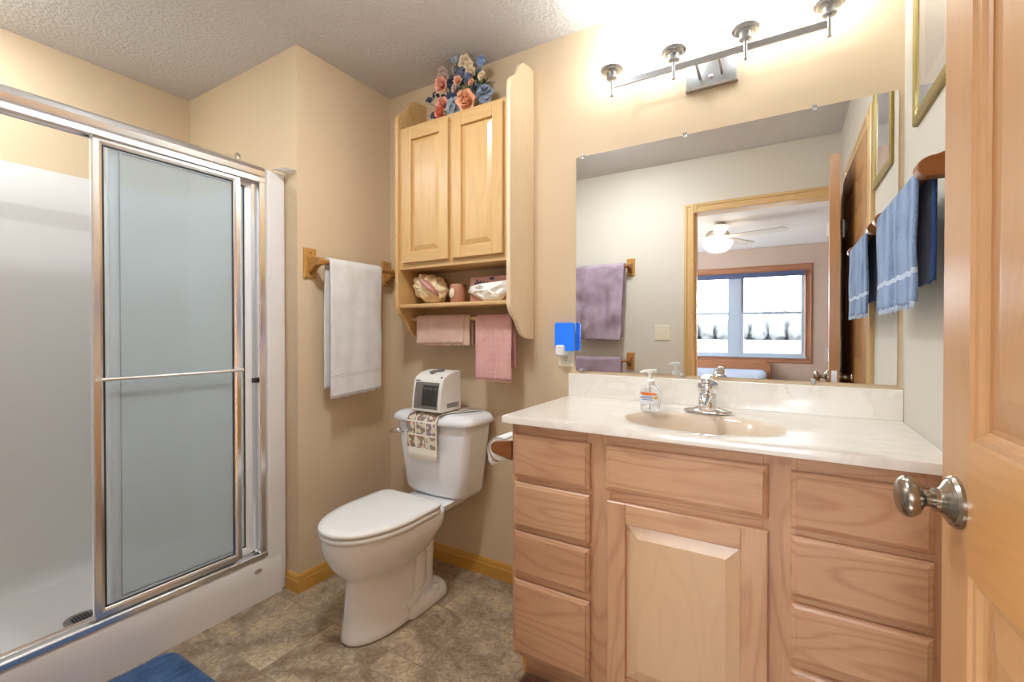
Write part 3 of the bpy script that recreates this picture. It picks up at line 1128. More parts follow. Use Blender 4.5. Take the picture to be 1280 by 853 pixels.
# ------------------------------------------------------------------ bath mat and braided rug
def rug(x0, x1, y0, y1, r, h, name, mat, label, bumps):
    bm = B()
    nx, ny = 60, 60
    cx, cy, hx, hy = (x0 + x1) / 2, (y0 + y1) / 2, (x1 - x0) / 2, (y1 - y0) / 2
    grid = []
    for i in range(nx + 1):
        row = []
        for j in range(ny + 1):
            u, v = -1 + 2 * i / nx, -1 + 2 * j / ny
            x, y = u * hx, v * hy
            # round the corners
            qx, qy = max(0, abs(x) - (hx - r)), max(0, abs(y) - (hy - r))
            d = math.hypot(qx, qy)
            if d > r and qx > 0 and qy > 0:
                f = r / d
                x = math.copysign(hx - r + qx * f, x)
                y = math.copysign(hy - r + qy * f, y)
            e = min(1.0, (r - min(d, r)) / 0.02) if (qx > 0 or qy > 0) else 1.0
            e = min(e, 1.0, (hx - abs(u * hx)) / 0.02, (hy - abs(v * hy)) / 0.02)
            e = max(0.0, e)
            z = 0.002 + h * math.sqrt(e)
            if bumps:
                z -= 0.004 * e * (1 if (math.fmod(abs(x) * 28 + 0.3 * math.floor(abs(y) * 20), 1.0) < 0.16 or math.fmod(abs(y) * 20, 1.0) < 0.16) else 0)
            row.append(bm.verts.new((cx + x, cy + y, z)))
        grid.append(row)
    for i in range(nx):
        for j in range(ny):
            bm.faces.new((grid[i][j], grid[i + 1][j], grid[i + 1][j + 1], grid[i][j + 1]))
    bmesh.ops.remove_doubles(bm, verts=bm.verts[:], dist=1e-5)
    o = obj(name, bm, mat, smooth=True)
    tag(o, label, 'rug')
    return o


rug(-1.905, -1.41, -1.72, -1.028, 0.06, 0.016, 'bath_mat', M_bluerug, 'blue quilted bath mat on the floor in front of the shower curb', True)
rug(-0.745, -0.06, -0.88, -0.459, 0.05, 0.014, 'woven_rug', M_brownrug, 'brown woven rug on the floor at the foot of the vanity', True)

# ------------------------------------------------------------------ toilet
TX = -1.382
tl = thing('toilet', 'white two-piece toilet with closed lid between the wall corner and the vanity', 'toilet', (TX, -0.42, 0))


def egg(z, hw, yf, yb, n=40, p=2.0, flat=0.55):
    """bowl outline: rounded front (toward -y), squarer back"""
    pts = []
    yc = yb - (yb - yf) * 0.42
    for k in range(n):
        t = 2 * PI * k / n
        c, s = math.cos(t), math.sin(t)
        if s < 0:
            x = hw * math.copysign(abs(c) ** (2 / 2.15), c)
            y = yc + (yc - yf) * -math.copysign(abs(s) ** (2 / 2.0), -s) * 1.0
            y = yc - (yc - yf) * abs(s) ** (2 / 2.0)
        else:
            e = 2 / (2 + flat * 4)
            x = hw * math.copysign(abs(c) ** e, c)
            y = yc + (yb - yc) * abs(s) ** e
        pts.append((TX + x, y, z))
    return pts


bm = B()
loft(bm, [egg(z, hw, yf, yb, flat=fl) for z, hw, yf, yb, fl in (
    (0.002, 0.098, -0.688, -0.36, 0.3), (0.012, 0.103, -0.693, -0.355, 0.3), (0.03, 0.100, -0.690, -0.36, 0.3), (0.10, 0.090, -0.680, -0.36, 0.3),
    (0.18, 0.085, -0.675, -0.35, 0.3), (0.225, 0.086, -0.675, -0.33, 0.3), (0.24, 0.098, -0.686, -0.32, 0.3), (0.262, 0.120, -0.706, -0.30, 0.3), (0.295, 0.143, -0.732, -0.28, 0.3), (0.33, 0.158, -0.750, -0.27, 0.4),
    (0.352, 0.166, -0.759, -0.26, 0.5), (0.372, 0.1675, -0.762, -0.25, 0.5), (0.398, 0.1685, -0.764, -0.25, 0.5), (0.405, 0.166, -0.762, -0.25, 0.5), (0.408, 0.155, -0.75, -0.255, 0.5))])
obj('bowl', bm, M_porc, tl, smooth=True, auto=70)
bm = B()
# rear deck carrying the tank, tapering outward
loft(bm, [rrect(TX - w, TX + w, ya, yb, 0.03, z) for z, w, ya, yb in ((0.34, 0.075, -0.36, -0.08), (0.365, 0.10, -0.37, -0.07), (0.385, 0.118, -0.38, -0.06), (0.402, 0.121, -0.36, -0.055), (0.406, 0.115, -0.35, -0.06))])
obj('deck', bm, M_porc, tl, smooth=True, auto=60)
bm = B()
# trapway and rear foot
loft(bm, [rrect(TX - w, TX + w, ya, yb, r, z) for z, w, ya, yb, r in ((0.002, 0.112, -0.47, -0.20, 0.05), (0.02, 0.114, -0.47, -0.198, 0.05), (0.045, 0.108, -0.47, -0.205, 0.05), (0.055, 0.09, -0.46, -0.215, 0.04))])
obj('foot', bm, M_porc, tl, smooth=True, auto=60)
bm = B()
tube(bm, [(TX, -0.42, 0.30), (TX, -0.36, 0.20), (TX, -0.37, 0.115), (TX, -0.41, 0.075)], [0.085, 0.082, 0.088, 0.080], n=28)
tube(bm, [(TX, -0.285, 0.03), (TX, -0.275, 0.12), (TX, -0.27, 0.25), (TX, -0.255, 0.34), (TX, -0.22, 0.385)], [0.060, 0.052, 0.056, 0.070, 0.085], n=28)
tube(bm, [(TX, -0.46, 0.045), (TX, -0.40, 0.055), (TX, -0.33, 0.05)], [0.102, 0.100, 0.07], n=28, sx=0.6, up=(1, 0, 0))
obj('trapway', bm, M_porc, tl, smooth=True, auto=60)
for s in (-1, 1):
    bm = B()
    lathe(bm, [(0.016, 0), (0.017, 0.012), (0.013, 0.022), (0, 0.025)], (TX + s * 0.092, -0.285, 0.045), n=20)
    obj('bolt_cap', bm, M_porc, tl, smooth=True)
# seat and lid
bm = B()
loft(bm, [egg(z, hw, yf, yb, flat=1.4) for z, hw, yf, yb in ((0.409, 0.165, -0.762, -0.315), (0.413, 0.172, -0.769, -0.312), (0.425, 0.173, -0.771, -0.312), (0.430, 0.169, -0.767, -0.315))])
obj('seat', bm, M_seat, tl, smooth=True, auto=60)
bm = B()
loft(bm, [egg(z, hw, yf, yb, flat=1.8) for z, hw, yf, yb in ((0.433, 0.167, -0.766, -0.322), (0.436, 0.172, -0.772, -0.318), (0.444, 0.174, -0.774, -0.317), (0.451, 0.169, -0.768, -0.321), (0.455, 0.144, -0.736, -0.34), (0.4565, 0.07, -0.64, -0.42))])
obj('lid', bm, M_seat, tl, smooth=True, auto=60)
for s in (-1, 1):
    bm = B()
    box(bm, TX + s * 0.075 - 0.02, TX + s * 0.075 + 0.02, -0.325, -0.295, 0.418, 0.440)
    obj('seat_hinge', bm, M_seat, tl, bevel=0.006, seg=3)


def tankring(z, w, yf, yb, bow, r=0.03):
    pts = []
    n = 16
    # back edge straight, front bowed
    base = rrect(TX - w, TX + w, yf, yb, r, z, k=5)
    out = []
    for x, y, zz in base:
        if y < (yf + yb) / 2:
            f = 1 - ((x - TX) / w) ** 2
            y -= bow * f
        out.append((x, y, zz))
    return out


def dense(ring, w):
    out = []
    n = len(ring)
    for i in range(n):
        a, c = Vector(ring[i]), Vector(ring[(i + 1) % n])
        out.append(tuple(a))
        if i % 6 == 5:
            for k in range(1, 12):
                out.append(tuple(a.lerp(c, k / 12)))
    return out


def tank_loop(z, w, yf, yb, bow, r=0.03):
    base = dense(rrect(TX - w, TX + w, yf, yb, r, z, k=5), w)
    out = []
    for x, y, zz in base:
        f = max(0.0, 1 - ((x - TX) / w) ** 2)
        wy = (yb - y) / (yb - yf)
        if wy > 0.9:
            y -= bow * f
        out.append((x, y, zz))
    return out


bm = B()
loft(bm, [tank_loop(z, w, yf, -0.022, bw) for z, w, yf, bw in ((0.406, 0.152, -0.165, 0.014), (0.412, 0.165, -0.182, 0.018), (0.435, 0.176, -0.192, 0.020), (0.55, 0.190, -0.200, 0.022), (0.68, 0.208, -0.208, 0.024), (0.742, 0.214, -0.212, 0.026), (0.746, 0.21, -0.208, 0.026))])
obj('tank', bm, M_porc, tl, smooth=True, auto=60)
bm = B()
loft(bm, [tank_loop(z, w, yf, -0.012, bw, 0.04) for z, w, yf, bw in ((0.744, 0.222, -0.218, 0.028), (0.748, 0.233, -0.226, 0.030), (0.760, 0.237, -0.229, 0.030), (0.776, 0.230, -0.224, 0.028), (0.788, 0.214, -0.212, 0.024), (0.7945, 0.185, -0.195, 0.018), (0.796, 0.14, -0.17, 0.01))])
obj('tank_lid', bm, M_porc, tl, smooth=True, auto=70)
bm = B()
lathe(bm, [(0.014, 0), (0.014, 0.008), (0.010, 0.012), (0, 0.013)], (TX - 0.160, -0.210, 0.700), (0, -1, 0), n=20)
tube(bm, [(TX - 0.165, -0.226, 0.700), (TX - 0.185, -0.232, 0.699), (TX - 0.222, -0.240, 0.690)], [0.010, 0.0115, 0.009], n=14)
obj('flush_lever', bm, M_chrome, tl, smooth=True)
bm = B()
lathe(bm, [(0.02, 0), (0.018, 0.006), (0.008, 0.008)], (TX - 0.24, -0.0, 0.16), (0, -1, 0), n=20)
tube(bm, [(TX - 0.24, -0.005, 0.16), (TX - 0.24, -0.045, 0.165), (TX - 0.23, -0.07, 0.24), (TX - 0.15, -0.09, 0.36), (TX - 0.13, -0.09, 0.43)], 0.006, n=12)
obj('supply_line', bm, M_chrome, tl, smooth=True)


# ------------------------------------------------------------------ draped cloths
def drape(bm, P0, P1, out, rb, Lf, Lb, nu=36, nv=60, wave=0.004, waves=3.0, seed=0.0, flare=0.0, hemdip=0.0, wrink=0.0, mats=None, spread=0.0, lean=0.0, gapb=0.0):
    """cloth over a bar from P0 to P1; out = unit vector to the front; returns grid; UV u across, v along from front hem"""
    P0, P1, out = Vector(P0), Vector(P1), Vector(out)
    uvl = bm.loops.layers.uv.verify()
    arc = PI * rb
    tot = Lf + arc + Lb
    rows = []
    for j in range(nv + 1):
        s = tot * j / nv
        row = []
        for i in range(nu + 1):
            u = i / nu
            p = P0.lerp(P1, u)
            w = math.sin(u * waves * 2 * PI + seed) + 0.5 * math.sin(u * waves * 4.3 * PI + seed * 2.1)
            if s < Lf:
                d = Lf - s
                k = min(1.0, d / 0.25)
                o = rb + wave * w * k + flare * d + wave
                o += wrink * mnoise.noise(Vector((u * 5 + seed, d * 9, seed)))
                z = -d - hemdip * d * (u - 0.5)
                x = 0
            elif s < Lf + arc:
                t = (s - Lf) / rb
                o = rb * math.cos(t) + (wave * (1 - t / PI))
                z = rb * math.sin(t)
                d = 0
            else:
                d = s - Lf - arc
                k = min(1.0, d / 0.25)
                o = -rb - gapb * k + 0.5 * wave * w * k
                z = -d - hemdip * d * (u - 0.5)
            z += 0.0025 * math.sin(u * 37 + seed) * min(1, d / 0.1)
            q = p + out * o + Vector((0, 0, z)) + (P1 - P0) * (spread * (u - 0.5) * d)
            row.append(bm.verts.new(q))
        rows.append(row)
    for j in range(nv):
        for i in range(nu):
            f = bm.faces.new((rows[j][i], rows[j][i + 1], rows[j + 1][i + 1], rows[j + 1][i]))
            for l, (a, c) in zip(f.loops, ((i, j), (i + 1, j), (i + 1, j + 1), (i, j + 1))):
                l[uvl].uv = (a / nu, c / nv)
    return rows


def bracket_bar(label, x_wall, ys, z, sx, bar_off, r, arm='curve', zplate=0.068, cat='towel bar'):
    """wooden towel bar on a wall facing sx*x; ys the two bracket positions"""
    yc = sum(ys) / 2
    t = thing('towel_bar', label, cat, (x_wall, yc, z))
    for y in ys:
        bm = B()
        M = lambda u, v, w: (x_wall + sx * w, u, v)
        rings4(bm, y - 0.031, y + 0.031, z - zplate, z + zplate, [(0, 0), (0, 0.008), (0.005, 0.012), (0.006, 0.012)], M)
        pl = obj('bracket_plate', bm, M_barplate, t)
        for dz in (-0.047, 0.047):
            bm = B()
            lathe(bm, [(0.006, 0.011), (0.006, 0.0132), (0, 0.0134)], (x_wall, y, z + dz), (sx, 0, 0), n=12)
            obj('screw_plug', bm, M_cherry, pl)
        bm = B()
        M = lambda u, v, w: (x_wall + sx * u, y + w, v)
        prism(bm, [(0.010, z + 0.028), (0.045, z + 0.026), (bar_off + 0.012, z + 0.018), (bar_off + 0.016, z + 0.004), (bar_off + 0.012, z - 0.012), (bar_off - 0.012, z - 0.014), (0.045, z - 0.026), (0.028, z - 0.040), (0.010, z - 0.044)], M, -0.015, 0.015)
        obj('bracket_arm', bm, M_cherry if arm == 'dark' else M_barwood, t, bevel=0.004, seg=3)
    bm = B()
    tube(bm, [(x_wall + sx * bar_off, ys[0], z + 0.003), (x_wall + sx * bar_off, ys[1], z + 0.003)], r, n=16)
    obj('dowel', bm, M_barwood, t, smooth=True, auto=40)
    return t


bracket_bar('brown wooden towel bar holding the white towel on the left wall', XT, (-0.503, -0.036), 1.478, 1, 0.080, 0.011)
bm = B()
drape(bm, (XT + 0.080, -0.466, 1.484), (XT + 0.080, -0.158, 1.484), (1, 0, 0), 0.0155, 0.615, 0.575, wave=0.0025, waves=1.6, seed=0.6, wrink=0.004, hemdip=-0.03, gapb=0.012)
o = obj('bath_towel', bm, M_wtowel, smooth=True, solid=0.007, recalc=False)
tag(o, 'white bath towel folded over the wooden bar on the left wall', 'towel')
# woven band and hem of the white towel
bm = B()
for zz, hh in ((0.972, 0.003), (0.963, 0.002), (0.882, 0.003)):
    n = 36
    pts = []
    for i in range(n + 1):
        u = i / n
        y = -0.466 + 0.308 * u
        w = math.sin(u * 1.6 * 2 * PI + 0.6) + 0.5 * math.sin(u * 1.6 * 4.3 * PI + 1.26)
        d = 1.484 - zz
        x = XT + 0.080 + 0.0155 + 0.0025 + 0.0025 * w + 0.004 * mnoise.noise(Vector((u * 5 + 0.6, d * 9, 0.6)))
        pts.append((x + 0.0035, y, zz - (-0.03) * d * (u - 0.5)))
    tube(bm, pts, 0.0014, n=6)
obj('woven_band', bm, plain('towel_band', rgb(206, 200, 194), 0.9), o)

# mauve towels on the rear wall: two bars, one above the other


def rear_bar(label, z):
    t = thing('towel_bar', label, 'towel bar', (-1.35, YR, z), 'wooden bars on the rear wall')
    for x in (-1.66, -1.03):
        bm = B()
        M = lambda u, v, w: (u, YR + w, v)
        rings4(bm, x - 0.032, x + 0.032, z - 0.068, z + 0.068, [(0, 0), (0, 0.008), (0.005, 0.012), (0.006, 0.012)], M)
        obj('bracket_plate', bm, M_barplate, t)
        bm = B()
        M = lambda u, v, w: (x + w, YR + u, v)
        prism(bm, [(0.010, z + 0.028), (0.045, z + 0.026), (0.082, z + 0.018), (0.086, z + 0.004), (0.082, z - 0.012), (0.058, z - 0.014), (0.045, z - 0.026), (0.028, z - 0.040), (0.010, z - 0.044)], M, -0.015, 0.015)
        obj('bracket_arm', bm, M_cherry, t, bevel=0.004, seg=3)
    bm = B()
    tube(bm, [(-1.66, YR + 0.07, z + 0.003), (-1.03, YR + 0.07, z + 0.003)], 0.011, n=16)
    obj('dowel', bm, M_barwood, t, smooth=True, auto=40)


rear_bar('upper brown wooden towel bar on the rear wall, seen in the mirror', 1.675)
rear_bar('lower brown wooden towel bar on the rear wall, at the bottom of the mirror', 0.935)
bm = B()
drape(bm, (-1.58, YR + 0.07, 1.685), (-1.055, YR + 0.07, 1.685), (0, 1, 0), 0.016, 0.585, 0.55, wave=0.013, waves=2.2, seed=1.2, wrink=0.020, hemdip=0.03, spread=-0.16)
o = obj('bath_towel', bm, M_purple, smooth=True, solid=0.009, recalc=False)
tag(o, 'long mauve bath towel on the upper rear wall bar, seen in the mirror', 'towel')
bm = B()
drape(bm, (-1.60, YR + 0.07, 0.945), (-1.08, YR + 0.07, 0.945), (0, 1, 0), 0.017, 0.45, 0.42, wave=0.008, waves=2.0, seed=2.5, wrink=0.008)
o = obj('bath_towel', bm, M_purple, smooth=True, solid=0.009, recalc=False)
tag(o, 'mauve towel on the lower rear wall bar, at the bottom of the mirror', 'towel')

# blue towel on the right wall
t = thing('towel_bar', 'reddish-brown wooden bar with rounded brackets holding the blue towel', 'towel bar', (XR, -0.33, 1.50))
for y in (-0.575, -0.07):
    bm = B()
    rings4(bm, y - 0.030, y + 0.030, 1.39, 1.56, [(0, 0), (0, 0.010), (0.005, 0.014), (0.006, 0.014)], lambda u, v, w: (XR - w, u, v))
    obj('bracket_plate', bm, M_barplate, t)
    bm = B()
    pts = [(0.012, 1.478)]
    for k in range(0, 13):
        a = math.radians(-60 + 150 * k / 12)
        pts.append((0.053 + 0.030 * math.cos(a), 1.499 + 0.022 * math.sin(a)))
    pts += [(0.035, 1.527), (0.012, 1.531)]
    prism(bm, pts, lambda u, v, w: (XR - u, y + w, v), -0.019, 0.019)
    obj('bracket_arm', bm, M_cherry, t, bevel=0.003, seg=2)
bm = B()
tube(bm, [(XR - 0.058, -0.575, 1.497), (XR - 0.058, -0.07, 1.497)], 0.009, n=16)
obj('dowel', bm, M_cherry, t, smooth=True)
bm = B()
drape(bm, (XR - 0.058, -0.553, 1.497), (XR - 0.058, -0.105, 1.497), (-1, 0, 0), 0.0125, 0.268, 0.225, wave=0.003, waves=3.2, seed=0.3, wrink=0.005, gapb=0.0)
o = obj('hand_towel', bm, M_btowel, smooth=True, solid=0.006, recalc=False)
tag(o, 'faded blue hand towel hanging on the right wall bar', 'towel')
# fringe along the front hem
bm = B()
for k in range(70):
    u = (k + 0.5) / 70
    y = -0.553 + 0.448 * u
    w = math.sin(u * 3.2 * 2 * PI + 0.3) + 0.5 * math.sin(u * 3.2 * 4.3 * PI + 0.63)
    x = XR - 0.058 - (0.0125 + 0.003 * w + 0.003 + 0.005 * mnoise.noise(Vector((u * 5 + 0.3, 0.3 * 9, 0.3))))
    tube(bm, [(x, y, 1.232), (x + random.uniform(-.002, .002), y + random.uniform(-.003, .003), 1.217 + random.uniform(-.003, .003))], [0.0022, 0.0008], n=5)
obj('fringe', bm, plain('blue_fringe', rgb(190, 206, 228), 0.9), o)

# ------------------------------------------------------------------ gilt picture on the right wall
pic = thing('picture_frame', 'gilt picture frame with a white mat high on the right wall', 'picture', (XR, -0.33, 1.72))
py0, py1, pz0, pz1 = -0.505, -0.158, 1.728, 2.13
bm = B()
rings4(bm, py0, py1, pz0, pz1, [(0, 0), (0, 0.014), (0.004, 0.020), (0.012, 0.020), (0.015, 0.016), (0.022, 0.016), (0.028, 0.012), (0.034, 0.012), (0.036, 0.006), (0.036, 0)], lambda u, v, w: (XR - w * 0.6, u, v), cap0=False, cap1=False)
obj('frame', bm, M_gilt, pic)
bm = B()
rings4(bm, py0, py1, pz0, pz1, [(0.034, 0.001), (0.034, 0.006), (0.085, 0.006), (0.088, 0.0045)], lambda u, v, w: (XR - w * 0.6, u, v), cap1=False)
obj('mat_board', bm, M_mat, pic)
bm = B()
rings4(bm, py0, py1, pz0, pz1, [(0.086, 0.001), (0.086, 0.0045)], lambda u, v, w: (XR - w * 0.6, u, v))
obj('print', bm, M_print, pic)
bm = B()
rings4(bm, py0, py1, pz0, pz1, [(0.035, 0.008), (0.035, 0.0095)], lambda u, v, w: (XR - w * 0.6, u, v))
obj('glass', bm, M_pglass, pic)

# ------------------------------------------------------------------ vanity
van = thing('vanity_cabinet', 'maple vanity cabinet with eight drawers and a raised panel door under the sink', 'cabinet', (-0.22, -0.27, 0))
VX0, VX1, VY = -0.761, XR, -0.522
VZ0, VZ1 = 0.105, 0.871
bm = B()
box(bm, VX0, VX0 + 0.016, VY + 0.018, 0.0, VZ0, VZ1)
box(bm, VX0, VX0 + 0.016, -0.455, 0.0, 0.0, VZ0)
obj('side_panel', bm, M_side, van)
bm = B()
for a, c in ((VX0, -0.735), (-0.500, -0.425), (-0.040, 0.030), (0.262, VX1)):
    box(bm, a, c, VY, VY + 0.019, VZ0, VZ1)
for a, c in ((-0.735, -0.500), (-0.425, -0.040), (0.030, 0.262)):
    for z0, z1 in (((VZ0, 0.135), (0.83, VZ1)) if a == -0.425 else ((VZ0, 0.135), (0.345, 0.392), (0.505, 0.545), (0.67, 0.705), (0.825, VZ1))):
        box(bm, a, c, VY, VY + 0.0189, z0, z1, 1)
box(bm, -0.425, -0.040, VY, VY + 0.0189, 0.655, 0.722, 1)
box(bm, VX0 + 0.016, VX1, VY + 0.1, -0.02, VZ0, VZ0 + 0.016, 1)
obj('face_frame', bm, [M_mapz, M_mapx], van, bevel=0.0012, seg=1)
bm = B()
box(bm, VX0 + 0.017, VX1, -0.455, -0.44, 0.0, VZ0)
obj('toe_kick', bm, M_mapx, van)
Mv = lambda u, v, w: (u, VY - w, v)
DP = [(0, 0.0005), (0, 0.012), (0.004, 0.0165), (0.010, 0.0175), (0.0115, 0.0190), (0.013, 0.0190)]
DP = [(0, 0.0005), (0, 0.009), (0.0035, 0.0125), (0.0105, 0.0150), (0.0110, 0.0175), (0.0125, 0.0185), (0.014, 0.0185)]
for (a, c) in ((-0.749, -0.488), (0.018, 0.276)):
    for z0, z1 in ((0.696, 0.834), (0.534, 0.679), (0.381, 0.519), (0.121, 0.361)):
        bm = B()
        rings4(bm, a, c, z0, z1, DP, Mv)
        obj('drawer', bm, M_mapx, van)
bm = B()
rings4(bm, -0.441, -0.028, 0.707, 0.838, DP, Mv)
obj('false_drawer_front', bm, M_mapx, van)
# door
da, dc, dz0, dz1 = -0.433, -0.028, 0.121, 0.678
bm = B()
for a, c, z0, z1, mi in ((da, da + 0.054, dz0, dz1, 0), (dc - 0.060, dc, dz0, dz1, 0), (da + 0.054, dc - 0.060, dz1 - 0.058, dz1, 1), (da + 0.054, dc - 0.060, dz0, dz0 + 0.058, 1)):
    rings4(bm, a, c, z0, z1, [(0, 0.0005), (0, 0.0165), (0.0025, 0.0190), (0.004, 0.0190)], Mv, mi=mi)
vd = obj('door', bm, [M_mapz, M_mapx], van)
bm = B()
rings4(bm, da + 0.052, dc - 0.058, dz0 + 0.056, dz1 - 0.056, [(0, 0.006), (0.004, 0.0085), (0.034, 0.0170), (0.036, 0.0178), (0.038, 0.0178)], Mv)
obj('raised_panel', bm, M_mapanel, vd)

# countertop with integral oval basin
top = thing('countertop', 'cream marble-look countertop with an integral oval basin and backsplash', 'countertop', (-0.22, -0.28, 0.872))
CX0, CX1, CY0, CZ = -0.781, XR, -0.556, 0.8945
SCX, SCY, SA, SB = -0.215, -0.325, 0.225, 0.150
bm = B()
# top surface: polar grid from the basin centre out to the rectangle
NT = 96
def rect_pt(t):
    c, s = math.cos(t), math.sin(t)
    k = 1e9
    if c > 1e-9: k = min(k, (CX1 - SCX) / c)
    if c < -1e-9: k = min(k, (CX0 - SCX) / c)
    if s > 1e-9: k = min(k, (-0.0 - SCY) / s)
    if s < -1e-9: k = min(k, (CY0 - SCY) / s)
    return SCX + c * k, SCY + s * k
# make sure the corners are hit
angs = sorted([2 * PI * k / NT for k in range(NT)] + [math.atan2(y - SCY, x - SCX) % (2 * PI) for x in (CX0, CX1) for y in (0.0, CY0)])
rings = []
def ell(f, z):
    return [(SCX + SA * f * math.cos(t2), SCY + SB * f * math.sin(t2), z) for t2 in [math.atan2(math.sin(t) / SB, math.cos(t) / SA) for t in angs]]
outer = [rect_pt(t) for t in angs]
rings.append([(x, y, CZ - 0.0235) for x, y in outer])
rings.append([(x, y, CZ - 0.004) for x, y in outer])
rings.append([(x + (SCX - x) * 0.006, y + (SCY - y) * 0.008, CZ) for x, y in outer])
for f, z in ((1.24, CZ), (1.20, CZ - 0.0015), (1.16, CZ - 0.003), (1.03, CZ - 0.0045), (0.99, CZ - 0.008), (0.95, CZ - 0.020), (0.90, CZ - 0.045), (0.82, CZ - 0.080), (0.68, CZ - 0.108), (0.45, CZ - 0.125), (0.2, CZ - 0.130), (0.08, CZ - 0.131)):
    rings.append(ell(f, z))
loft(bm, rings, cap0=False, cap1=True)
for f in bm.faces:
    c_ = f.calc_center_median()
    if c_.z < CZ - 0.006 and (c_.x - SCX) ** 2 / (SA * 1.02) ** 2 + (c_.y - SCY) ** 2 / (SB * 1.02) ** 2 < 1:
        f.material_index = 1
obj('counter_slab', bm, [M_marble, plain('beige_basin', rgb(226, 208, 186), 0.15)], top, smooth=True, auto=40)
bm = B()
box(bm, CX0, CX1, -0.0195, 0.0, CZ - 0.001, 0.9895)
obj('backsplash', bm, M_marble, top, bevel=0.003, seg=3)
bm = B()
lathe(bm, [(0.022, 0.0), (0.022, 0.003), (0.016, 0.004), (0.015, 0.007), (0, 0.008)], (SCX, SCY, CZ - 0.131), n=24)
obj('basin_drain', bm, M_chrome, top, smooth=True)

# faucet
FCX, FCY = -0.215, -0.155
fa = thing('faucet', 'chrome single-lever faucet behind the basin', 'faucet', (FCX, FCY, CZ))
bm = B()
def ellz(rx, ry, z, n=32):
    return [(FCX + math.copysign(abs(math.cos(t)) ** 0.8, math.cos(t)) * rx, FCY + math.sin(t) * ry, z) for t in [2 * PI * k / n for k in range(n)]]
loft(bm, [ellz(0.077, 0.026, CZ), ellz(0.078, 0.027, CZ + 0.005), ellz(0.070, 0.023, CZ + 0.010), ellz(0.045, 0.022, CZ + 0.016), ellz(0.034, 0.021, CZ + 0.022)])
obj('base_plate', bm, M_chrome, fa, smooth=True, auto=60)
bm = B()
tube(bm, [(FCX, FCY + 0.002, CZ + 0.012), (FCX, FCY, CZ + 0.035), (FCX, FCY, CZ + 0.062), (FCX, FCY, CZ + 0.072)], [0.034, 0.031, 0.028, 0.024], n=28)
tube(bm, [(FCX, FCY + 0.005, CZ + 0.045), (FCX, FCY - 0.035, CZ + 0.056), (FCX, FCY - 0.075, CZ + 0.054), (FCX, FCY - 0.100, CZ + 0.044), (FCX, FCY - 0.108, CZ + 0.034)], [0.021, 0.0185, 0.016, 0.0145, 0.0125], n=22)
obj('spout', bm, M_chrome, fa, smooth=True, auto=60)
bm = B()
lathe(bm, [(0.025, 0.066), (0.031, 0.074), (0.033, 0.086), (0.030, 0.100), (0.019, 0.110), (0, 0.114)], (FCX, FCY, CZ), n=28)
tube(bm, [(FCX, FCY + 0.006, CZ + 0.100), (FCX, FCY - 0.012, CZ + 0.112), (FCX, FCY - 0.045, CZ + 0.122), (FCX, FCY - 0.060, CZ + 0.125)], [0.022, 0.022, 0.019, 0.012], n=18, sx=0.5, up=(1, 0, 0))
obj('lever', bm, M_chrome, fa, smooth=True, auto=60)
bm = B()
tube(bm, [(FCX, FCY + 0.022, CZ + 0.012), (FCX, FCY + 0.022, CZ + 0.060)], 0.0025, n=8)
lathe(bm, [(0.005, 0), (0.006, 0.006), (0, 0.010)], (FCX, FCY + 0.022, CZ + 0.058), n=12)
obj('drain_pull_rod', bm, M_chrome, fa, smooth=True)

# soap bottle
SX, SY = -0.388, -0.225
so = thing('soap_dispenser', 'clear plastic soap pump bottle with white pump on the countertop', 'soap bottle', (SX, SY, CZ))
bm = B()
def sq(rx, ry, z, n=36, p=2.6):
    return [(SX + rx * math.copysign(abs(math.cos(t)) ** (2 / p), math.cos(t)), SY + ry * math.copysign(abs(math.sin(t)) ** (2 / p), math.sin(t)), z) for t in [2 * PI * k / n for k in range(n)]]
prof = [(0.028, 0.018, 0.0), (0.031, 0.020, 0.004), (0.032, 0.021, 0.012), (0.035, 0.022, 0.035), (0.036, 0.023, 0.052), (0.034, 0.022, 0.066), (0.028, 0.020, 0.078), (0.019, 0.016, 0.086), (0.013, 0.013, 0.089)]
loft(bm, [sq(a, c, CZ + z) for a, c, z in prof])
obj('bottle', bm, M_soap, so, smooth=True, auto=60)
bm = B()
lathe(bm, [(0.0145, 0.088), (0.0155, 0.090), (0.0155, 0.104), (0.010, 0.108), (0.006, 0.110), (0.0055, 0.128), (0.010, 0.131), (0.012, 0.136), (0.0115, 0.141), (0.0, 0.143)], (SX, SY, CZ), n=24)
tube(bm, [(SX - 0.030, SY - 0.014, CZ + 0.132), (SX - 0.016, SY - 0.008, CZ + 0.1365), (SX + 0.018, SY + 0.008, CZ + 0.1375)], [0.004, 0.0058, 0.0062], n=12)
obj('pump', bm, M_white, so, smooth=True, auto=50)
bm = B()
tube(bm, [(SX, SY, CZ + 0.006), (SX, SY, CZ + 0.09)], 0.0025, n=8)
obj('dip_tube', bm, M_white, so)
